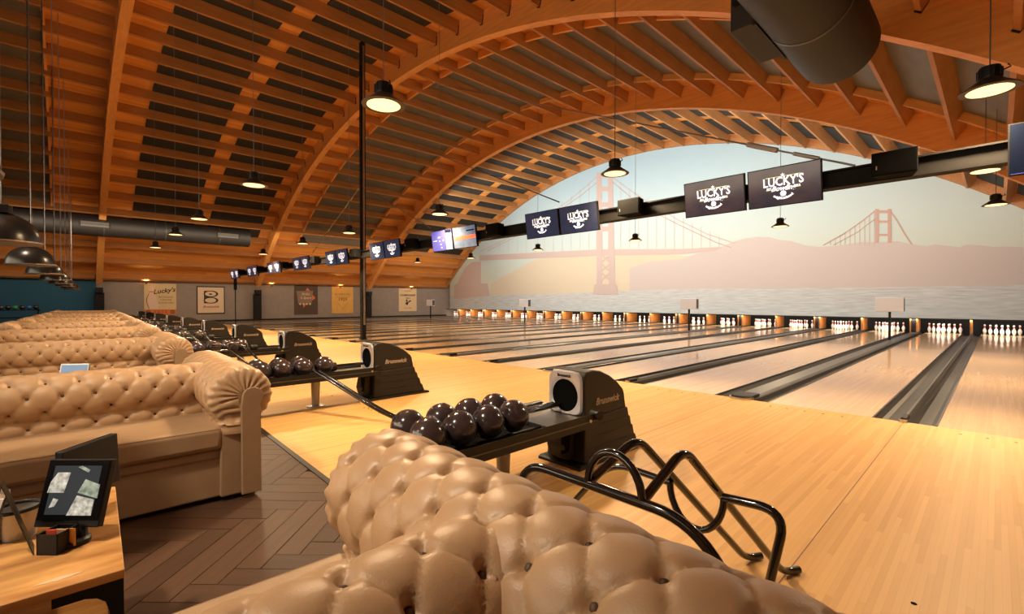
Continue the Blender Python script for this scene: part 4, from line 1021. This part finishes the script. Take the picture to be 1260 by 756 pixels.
# tablet on the next table
O = Vector((-5.3, .02, .535)); t3 = thing('order_tablet', O, 'small blue lit tablet on the second table, behind the sofa back', 'tablet')
ctr = O + Vector((0, 0, .2)); rr = Vector((.62, .78, 0)); nn = Vector((-.78, .62, 0)); upv = (Vector((0, 0, 1)) + nn*.25).normalized()
p_ = [rr*-.11 + upv*.04, rr*.11+upv*.04, rr*.11+upv*.215, rr*-.11+upv*.215]
MB().hexa(slab(p_[0], p_[1], p_[2], p_[3], nn, .02)).build('housing', M_steel, t3, bevel=.003)
p_ = [rr*-.10+upv*.05-nn*.003, rr*.10+upv*.05-nn*.003, rr*.10+upv*.205-nn*.003, rr*-.10+upv*.205-nn*.003]
MB().hexa(slab(p_[0], p_[1], p_[2], p_[3], nn, .003)).build('display', M_tblue, t3)
MB().lathe([(.06, -.034), (.06, .012), (.02, .02), (.02, .08)], 16, (0, 0, 0)).build('stand_base', M_black, t3)
# bucket, caddy, menu clip
c_ = at(21, 668, Z=.5) ; c_.z = .5005
t = thing('metal_bucket', c_ + Vector((-.055, .0, 0)), 'small brushed metal bucket on the wooden table', 'bucket')
MB().lathe([(.042, 0), (.054, .085), (.056, .09), (.052, .09), (.040, .004), (.001, .004)], 24).build('pail', mat('bucket_metal', (.50, .48, .46), .4, metal=.55), t, smooth=True)
MB().tube([(.056*math.cos(a), .056*math.sin(a), .094) for a in [j*2*PI/24 for j in range(25)]], .006, 8).build('rim', M_black, t)
O = at(59, 684, Z=.5); O.z = .5005
t = thing('caddy', O, 'black table caddy with sloping divider and red sachets', 'caddy')
e1 = Vector((_R.x, _R.y, 0)); e2 = F2; e3 = F2 - e1*1.02
def LB(m, r0, r1, d0, d1, z0, z1): return m.hexa([e1*r + e2*d + Vector((0, 0, z)) for z in (z0, z1) for r, d in ((r0, d0), (r1, d0), (r1, d1), (r0, d1))])
m = MB(); LB(m, -.035, .028, .0, .004, 0, .062); LB(m, -.035, .028, .066, .07, 0, .062); LB(m, -.035, -.031, 0, .07, 0, .062); LB(m, .024, .028, 0, .07, 0, .062); LB(m, -.035, .028, 0, .07, 0, .003); m.build('tray', M_black, t)
m = MB().hexa([e1*-.045 + e2*.0, e1*-.041, e1*-.041 + e3*.06, e1*-.045 + e3*.06, e1*-.138 + Vector((0, 0, .205)), e1*-.134 + Vector((0, 0, .205)), e1*-.134 + e3*.06 + Vector((0, 0, .205)), e1*-.138 + e3*.06 + Vector((0, 0, .205))]); m.build('sloping_divider', M_black, t)
for j, (c_, nm) in enumerate((((.7, .08, .04), 'red_sachet'), ((.75, .55, .3), 'cream_sachet'), ((.6, .25, .05), 'orange_sachet'))):
    m = MB(); LB(m, -.02+.018*j, -.016+.018*j+.025, .015+.012*j, .018+.012*j, .008, .070-.004*j); m.build(nm, pl(nm, c_, .4), t)
O = at(-14, 672, Z=.5); O.z = .5005
t = thing('menu_stand', O, 'black clip menu stand with white card at the left picture edge', 'menu')
e4 = F2 - e1*1.08; Z_ = Vector((0, 0, 1))
def lean(m, r0, r1, s0, s1, d0, d1, z0, z1): return m.hexa([e1*(r+s_*1.0) + e4*d + Z_*z for z, s_ in ((z0, s0), (z1, s1)) for r, d in ((r0, d0), (r1, d0), (r1, d1), (r0, d1))])
m = MB(); lean(m, 0, .006, 0, .055, 0, .05, 0, .155); m.build('board', M_black, t)
m = MB(); lean(m, -.016, -.001, 0, .05, 0, .045, .01, .145); m.build('card', pl('white_card', (.75, .75, .75), .5), t)
m = MB(); lean(m, -.014, .016, .05, .055, .005, .045, .143, .160); m.build('metal_clip', M_steel, t)

# ---------------------------------------------------------------- house balls rack far left
bx, by = -32.3, -2.0
rk = thing('ball_rack', (bx, by, 0), 'low dark ball rack against the blue wall', 'rack')
MB().box(-.3, .3, -3.2, 1.1, .45, .5).build('shelf', M_black, rk); MB().box(-.3, .3, -3.2, 1.1, .82, .86).build('shelf', M_black, rk)
for yy in (-3.15, -1.1, 1.0): MB().box(-.3, .3, yy, yy+.06, 0, .86).build('upright', M_black, rk)
cols = [('black', (.02, .02, .02)), ('blue', (.03, .12, .4)), ('green', (.05, .3, .12)), ('dark grey', (.05, .05, .06))]
cm = {n: mat('ball_' + n.replace(' ', '_'), c, .2, coat=.5) for n, c in cols}
for j in range(14):
    nm = ['black', 'blue', 'black', 'green', 'black', 'dark grey', 'blue'][j % 7] if j != 12 else 'green'
    o = MB().sphere((0, 0, 0), .108, 12, 8).build('bowling_ball', cm[nm], smooth=True); o.location = (bx, by + .95 - .23*j, .86 + .108)
    tag(o, '%s house ball on rack by the blue wall, %s from the right' % (nm, ORD[j] if j else 'first'), 'ball', 'house balls by the blue wall')
